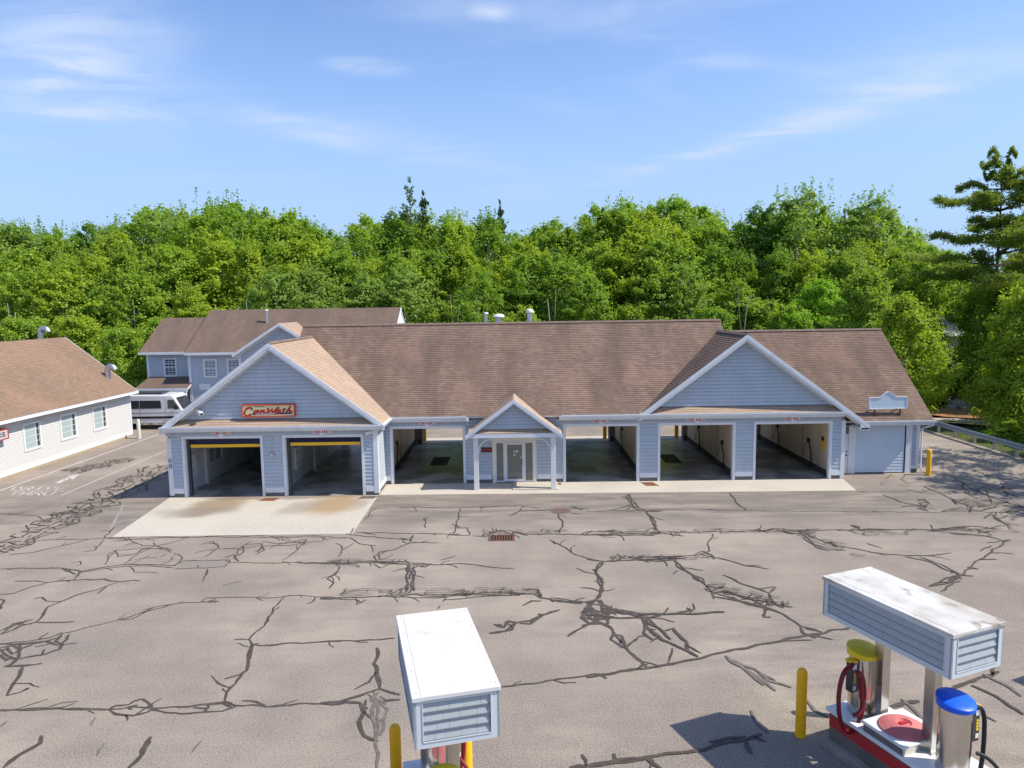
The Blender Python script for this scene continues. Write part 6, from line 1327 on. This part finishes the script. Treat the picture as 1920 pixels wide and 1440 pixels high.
# thin ragged larch-like top
kind('larch', conifer(13, 19, 3.2, 8, 24, 22, .15, -.35, .3, .10), m_needle, 2.2, 19, 8, .14, m_bark, 13)
TONES = {'fresh green': (1.0, 1.0, 1.0), 'mid green': (.80, .88, .9), 'deep green': (.52, .66, .75), 'yellow-green': (1.18, 1.06, .9), 'grey-green': (.92, .92, 1.7)}
rt = random.Random(42)
def plant(name, key, x, y, h, tone, label, cat='tree', group=None, rz=None, wid=1.0, crown='crown', stem='trunk'):
    cm, tm, H = KINDS[key]; s = h/H; t = thing(name, label, cat, (x, y, -.3), rt.uniform(0, 6.28) if rz is None else rz, group)
    t.scale = (s*wid, s*wid, s)
    o = bpy.data.objects.new(crown, cm); C.objects.link(o); o.parent = t; c = TONES[tone] if isinstance(tone, str) else tone; o.color = (*c, 1)
    o = bpy.data.objects.new(stem, tm); C.objects.link(o); o.parent = t; return t
def proj(x, y, z):
    d = np.array([x, y, z])-_C; w = d@_F; return 960+FPX*(d@_R2)/w, 720-FPX*(d@_U2)/w
skyline = [(-80, 405), (0, 402), (60, 396), (110, 418), (170, 402), (230, 418), (280, 398), (330, 384), (400, 374), (440, 380), (480, 398), (530, 386), (570, 392), (620, 412), (660, 424), (700, 412), (740, 402), (800, 398), (830, 396), (860, 398), (900, 395), (940, 398), (960, 434), (1000, 428), (1050, 408), (1100, 398), (1150, 388), (1200, 380), (1270, 384), (1320, 398), (1360, 416), (1400, 414), (1440, 408), (1490, 398), (1530, 404), (1580, 408), (1620, 402), (1660, 408), (1700, 430), (1760, 480), (1840, 520), (1960, 530), (2100, 520)]
def skyz(u, dist):
    for (a, za), (b, zb) in zip(skyline, skyline[1:]):
        if a <= u <= b: v = za+(zb-za)*(u-a)/(b-a); break
    else: v = 500
    vh = 573-.0146*(u-970); return 8.95+(vh-v)/1333*dist
LM = [(-999, 120, 'beyond the white building'), (120, 272, 'between the two left buildings'), (272, 390, 'behind the lower two-storey roof'), (390, 560, 'behind the two-storey roof, left half'), (560, 750, 'behind the two-storey roof, right half'), (750, 905, 'left of the roof vents'), (905, 1005, 'behind the three roof vents'), (1005, 1180, 'right of the roof vents'), (1180, 1350, 'behind the long roof, right end'), (1350, 1500, 'behind the right gable'), (1500, 1650, 'behind the garage ridge'), (1650, 1760, 'right of the garage roof'), (1760, 3000, 'under the pine')]
KN = {'edge1': ('broadleaf_tree', 'high-crowned'), 'edge2': ('broadleaf_tree', 'slim high-crowned'), 'oak1': ('broadleaf_tree', 'round'), 'oak2': ('broadleaf_tree', 'bushy'), 'tall1': ('broadleaf_tree', 'narrow'), 'tall2': ('broadleaf_tree', 'tapering'), 'airy': ('broadleaf_tree', 'sparse'), 'bushy': ('broadleaf_tree', 'low'), 'young': ('broadleaf_tree', 'small'), 'spire': ('conifer_tree', 'pointed'), 'larch': ('conifer_tree', 'spindly')}
forest = []
def row(y, u0, u1, step, keys, zf, rowname, tones, jy=2.5):
    u = u0
    while u < u1:
        yy = y+rt.uniform(-jy, jy); dist = yy+CAMD; uu = u+rt.uniform(-.3, .3)*step
        x = (uu-970)/1333*dist+.0093*0
        z = zf(uu, dist)*rt.uniform(.87, .985)+.3
        forest.append((x, yy, z, rt.choice(keys), rt.choice(tones), rowname, uu)); u += step*rt.uniform(.8, 1.2)
row(68, -60, 1800, 62, ['oak1', 'oak2', 'oak1', 'tall1'], lambda u, d: skyz(u, d)*.99, 'back row', ['mid green', 'fresh green', 'mid green', 'deep green'])
row(58, -60, 1830, 60, ['oak1', 'tall1', 'tall2', 'oak2', 'airy'], lambda u, d: skyz(u, d)*.97, 'second row', ['fresh green', 'mid green', 'yellow-green', 'grey-green', 'fresh green'])
row(48, -60, 1800, 60, ['tall1', 'tall2', 'oak2', 'oak1'], lambda u, d: skyz(u, d)*.84-.5, 'middle row', ['fresh green', 'mid green', 'fresh green', 'yellow-green'])
row(40, -60, 1760, 58, ['edge1', 'edge2', 'edge1', 'bushy', 'edge2', 'airy'], lambda u, d: rt.uniform(12, 15.5), 'front row', ['fresh green', 'mid green', 'yellow-green', 'fresh green', 'grey-green'], 1.8)
row(34, -60, 1760, 125, ['young', 'bushy', 'young'], lambda u, d: rt.uniform(6.2, 9.6), 'edge of the wood', ['fresh green', 'yellow-green', 'mid green'], 1.2)
for (u, y, ztop, k, tn) in ((775, 56, None, 'larch', 'grey-green'), (800, 57, None, 'spire', 'deep green'), (940, 60, None, 'spire', 'deep green'), (1128, 60, None, 'spire', 'deep green'), (1490, 55, None, 'airy', 'grey-green'), (1620, 54, None, 'airy', 'grey-green'), (1570, 60, None, 'spire', 'deep green'), (1425, 58, None, 'oak1', 'deep green')):
    v = {775: 352, 800: 372, 940: 388, 1128: 402, 1490: 376, 1620: 388, 1570: 404, 1425: 406}[u]; d = y+CAMD; forest.append(((u-970)/1333*d, y, 8.95+(573-.0146*(u-970)-v)/1333*d+.3, k, tn, 'skyline', u))
groups = {}
for f in forest:
    lm = [l for a, b, l in LM if a <= f[6] < b][0]; kn = KN.get(f[3], ('shrub', 'small leafy'))[1]
    groups.setdefault((f[5], lm, f[4], kn), []).append(f)
ORD = ['first', 'second', 'third', 'fourth', 'fifth', 'sixth']
for (rn, lm, tn, kn), fs_ in groups.items():
    fs_.sort(key=lambda f: f[6])
    for i, f in enumerate(fs_):
        nm = KN.get(f[3], ('shrub', ''))[0]
        rtx = {'skyline': 'topping the skyline', 'edge of the wood': 'wood edge', 'back row': 'farthest row', 'second row': 'second farthest row', 'middle row': 'middle row', 'front row': 'front row'}[rn]
        lb_ = f'{tn} {kn} tree, {rtx}, {lm}' if nm != 'shrub' else f'{tn} bush, {rtx}, {lm}'
        if len(fs_) > 1: lb_ = f'{ORD[i]} '+lb_
        hh_ = f[2]*(.62 if f[3] == 'bushy' and f[5] == 'front row' else 1); f = (*f[:2], hh_, *f[3:]); wd = {'bushy': 1.15, 'young': 1.2, 'spire': .8, 'shrub': 1.3}.get(f[3], 1.05)
        plant(nm, f[3], f[0], f[1], f[2], f[4], lb_, 'shrub' if nm == 'shrub' else 'tree', 'trees of the wood behind the buildings', wid=wd*rt.uniform(.9, 1.15))
def at(u, y): return (u-970)/1333*(y+CAMD)
plant('maple_tree', 'bushy', at(1222, 31), 31, 7.2, (2.3, 1.6, 1.0), 'bright lime-yellow young tree just behind the right end of the long roof', wid=.85)
plant('maple_tree', 'oak2', at(1535, 36), 36, 11.0, (1.0, 1.15, .9), 'bright green tree with flat leafy layers just behind the garage ridge', wid=1.25)
plant('maple_tree', 'bushy', at(1485, 33), 33, 8.0, (.95, 1.1, .9), 'bright green leafy tree just left of the layered one behind the garage ridge', wid=1.0)
plant('maple_tree', 'bushy', at(225, 24), 24, 7.5, 'fresh green', 'bright green leafy tree between the white sided building and the two-storey building', wid=1.0)
plant('maple_tree', 'bushy', at(140, 27), 27, 8.5, 'yellow-green', 'yellow-green leafy tree right behind the end of the white sided building roof', wid=1.1)
plant('maple_tree', 'bushy', at(40, 26), 26, 8.5, 'fresh green', 'leafy green tree behind the white sided building at the left edge', wid=1.2)
# bare pale trunks
def snag(u, y, h, lean, lb_, r0=.2):
    x = at(u, y); t = thing('bare_trunk', lb_, 'tree', (x, y, -.3), 0, 'pale bare trunks in the wood')
    b = MB(); b.tube(smoothpath([(x, y, -.3), (x+lean*.2, y, h*.5), (x+lean, y, h)]), [r0*(1-.05*k) for k in range(9)], 8); b.build('trunk', m_birch, t, smooth=True)
    b = MB(); b.tube([(x+lean*.2, y, h*.5), (x-lean*.5, y, h*.8), (x-lean*.7, y, h*1.1)], [r0*.5, r0*.35, .03], 6); b.build('branch', m_birch, t, smooth=True); return t
snag(413, 31.5, 8.6, .55, 'thick pale bare trunk standing above the left part of the two-storey roof', .30)
snag(452, 32, 8.4, .3, 'thin pale bare trunk right of the thick one above the two-storey roof', .10); snag(470, 31.8, 9.0, .5, 'leaning thin pale trunk above the two-storey roof, left of its pipe', .09)
for u_, y_, h_, ln_, lb_ in ((852, 36, 9.2, .5, 'thin pale trunk in the wood left of the roof vents'), (1035, 37, 9.6, -.5, 'thin pale leaning trunk in the wood right of the tallest roof vent'), (1388, 37, 9.6, .6, 'thin pale trunk in the wood above the right gable ridge'), (20, 34, 9, .4, 'thin grey trunk above the white building roof, leftmost'), (132, 34, 8.6, -.4, 'thin grey trunk above the white building roof by its gooseneck vent')): snag(u_, y_, h_, ln_, lb_, .075)
# right-hand side
plant('pine_tree', 'pine', at(1871, 27)-.75, 27, 21.3, (1.5, 1.45, .9), 'tall white pine with layered boughs standing alone at the right edge', rz=.6, wid=1.0)
plant('pine_tree', 'pine', at(1945, 34), 34, 21.0, (1.2, 1.2, .9), 'second pine behind the tall one at the right edge, mostly out of the picture', rz=2.2, wid=.8)
NR = [(28.9, 18.2, 9.0, 'near1', 'yellow-green', 'fine-leaved yellow-green tree leaning over the garage roof end'), (29.4, 25, 11.0, 'near1', 'fresh green', 'fine-leaved tall tree behind the right end of the garage roof'),
      (35.0, 13.8, 9.4, 'near2', 'yellow-green', 'large sunlit leafy tree behind the guard rail at the right edge'), (33.4, 8.6, 4.8, 'near2', 'fresh green', 'small leafy tree hanging over the near end of the guard rail'), (41.0, 20.5, 10, 'near2', 'fresh green', 'leafy tree behind the large sunlit one at the right edge'), (41.5, 25, 9.5, 'near2', 'mid green', 'leafy green tree under the pine'),
      (48, 38, 10.5, 'bushy', 'fresh green', 'leafy tree below the pine boughs, left of its trunk'), (41.5, 40, 11, 'bushy', 'mid green', 'darker leafy tree left of the white house'), (58, 38, 10, 'bushy', 'yellow-green', 'yellow-green tree right of the pine trunk'),
      (36, 33, 12, 'near1', 'fresh green', 'tall fine-leaved tree above the far bushes right of the garage'),
      (34.0, 40, 13.5, 'tall1', 'fresh green', 'tall tree right of the garage roof in the wood edge'), (39, 46, 14.5, 'oak2', 'yellow-green', 'yellow-green round tree left of the pine, far back'), (45, 50, 14.5, 'tall1', 'mid green', 'tall green tree just left of the pine, far back'), (52, 50, 14, 'oak1', 'fresh green', 'round green tree far behind the pine'), (60, 52, 14, 'tall1', 'mid green', 'tall tree far behind the pine, right of its trunk')]
for x, y, h, k, tn, lb_ in NR: plant('shrub' if k == 'shrub' else 'broadleaf_tree', k, x, y, h, tn, lb_, 'shrub' if k == 'shrub' else 'tree', None, wid=1.0)
sh = [(36.0, 27.5, 2.6, 'fresh green', 'round bright green shrub at the back of the mulch bed'), (34.4, 26, 2.0, 'yellow-green', 'yellow-green shrub left of the mulch bed'), (39.5, 29, 3.2, 'grey-green', 'pale green spreading shrub behind the round one'), (43.5, 30, 3.2, 'grey-green', 'pale shrub in front of the white house'),
      (32.0, 10.6, 1.3, 'yellow-green', 'yellow-green bush behind the middle of the guard rail'), (32.2, 6.6, 2.6, 'fresh green', 'bright bush behind the guard rail near the right edge'), (31.8, 3.2, 2.2, 'mid green', 'bush behind the near end of the guard rail')]
for x, y, h, tn, lb_ in sh: plant('shrub', 'shrub', x, y, h, tn, lb_, 'shrub', None, wid=1.25)
for k, (x, y, h, lb_) in enumerate(((32.0, 3.2, 13, 'tree right of the picture that shades the lot beside the guard rail'), (32.5, -3.0, 14, 'second tree right of the picture shading the lot'), (33.0, -8.5, 13, 'fourth tree right of the picture shading the lot'))):
    plant('broadleaf_tree', ('airy', 'airy', 'oak2', 'airy')[k], x, y, h, 'fresh green', lb_, 'tree', None)
# undergrowth: uncountable
r = np.random.default_rng(77)
def scatter(n, x0, x1, y0, y1, hmax, size, name, col, f=None):
    x = r.uniform(x0, x1, n); y = r.uniform(y0, y1, n); hh = hmax*(.35+.65*np.sin(x*.9+1.3*np.sin(y*.7))**2*np.cos(y*.55+x*.2)**2); z = -.3+hh*r.random(n)**.8
    if f is not None: k = f(x, y); x, y, z = x[k], y[k], z[k]
    c = np.stack([x, y, z], 1); n = len(x); me = leafmesh(name, c, r.normal(size=(n, 3))*.8+np.array([0, -.2, .9]), size*r.uniform(.6, 1.4, n), r.random(n), m_leaf, 1.5)
    o = bpy.data.objects.new(name, me); C.objects.link(o); o.color = (*TONES[col], 1); return o
tag(scatter(42000, 29.2, 33.5, -12, 12, .7, .12, 'undergrowth', 'mid green'), 'low green weeds and brambles behind the guard rail', 'undergrowth', kind='stuff')
tag(scatter(70000, -62, 38, 31.5, 40, 2.6, .26, 'forest_undergrowth', 'deep green'), 'leafy undergrowth along the foot of the wood', 'undergrowth', kind='stuff')
tag(scatter(110000, -110, 75, 70, 92, 17, .55, 'far_wood', 'deep green'), 'deep wood behind the rows of trees', 'wood', kind='stuff')
# house in the trees
hs_ = thing('white_house', 'white house half hidden by leaves right of the garage', 'house', (47, 52, 0))
hx, hy = at(1815, 44), 44
b = MB(); b.box(hx-2.6, hx+3.4, hy, hy+6, 0, 5.0); b.build('wall', mat('house_white', (.62, .62, .60), .6), hs_)
b = MB(); roofslope(b, (hx-3.0, hy-.4, 4.9), (1, 0, 0), (0, 3.4, 2.2), [(0, 0), (6.8, 0), (6.8, 4.05), (0, 4.05)]); roofslope(b, (hx+3.8, hy+6.4, 4.9), (-1, 0, 0), (0, -3.4, 2.2), [(0, 0), (6.8, 0), (6.8, 4.05), (0, 4.05)]); b.build('roof', [mat('grey_roof', (.42, .43, .44), .9)]*2, hs_)
for x in (hx-1.4, hx+1.2): window(hs_, x, x+1.0, 2.8, 4.2, hy, m_glass, (2, 2))
def boulder(u, v, s, lb_):
    x, y = G(u, v); t = None; bm = MB(); rr = random.Random(int(u)); n = 9
    prof_ = [(s*.5, -.1), (s*.62, s*.15), (s*.5, s*.4), (s*.25, s*.55), (.02, s*.58)]; bm.lathe((x, y, 0), prof_, n); bm.v = [(a+rr.uniform(-.1, .1)*s, b_+rr.uniform(-.1, .1)*s, c+rr.uniform(-.07, .07)*s) for a, b_, c in bm.v]
    o = bm.build('boulder', m_stone); tag(o, lb_, 'boulder', 'boulders in the yard'); return o
boulder(1795, 765, 1.2, 'dark boulder in the middle of the mulch bed'); boulder(1809, 767, .9, 'boulder right of the dark one on the mulch'); boulder(1784, 768, .7, 'small boulder at the left of the mulch rocks'); boulder(1822, 762, 1.3, 'largest boulder at the right end of the mulch bed')
t = thing('utility_guy_wire', 'thin pale leaning guy pole left of the round shrub', 'guy wire', (*G(1761, 768), 0)); gx_, gy_ = G(1761, 768)
b = MB(); b.tube([(gx_, gy_, 0), (gx_-1.6, gy_+1.0, 3.6)], .035, 6); b.build('wire', m_yel, t)
b = MB(); b.lathe((gx_, gy_, 0), [(.08, 0), (.06, .2)], 8); b.build('anchor', m_found, t)
print('objects', len(bpy.data.objects))
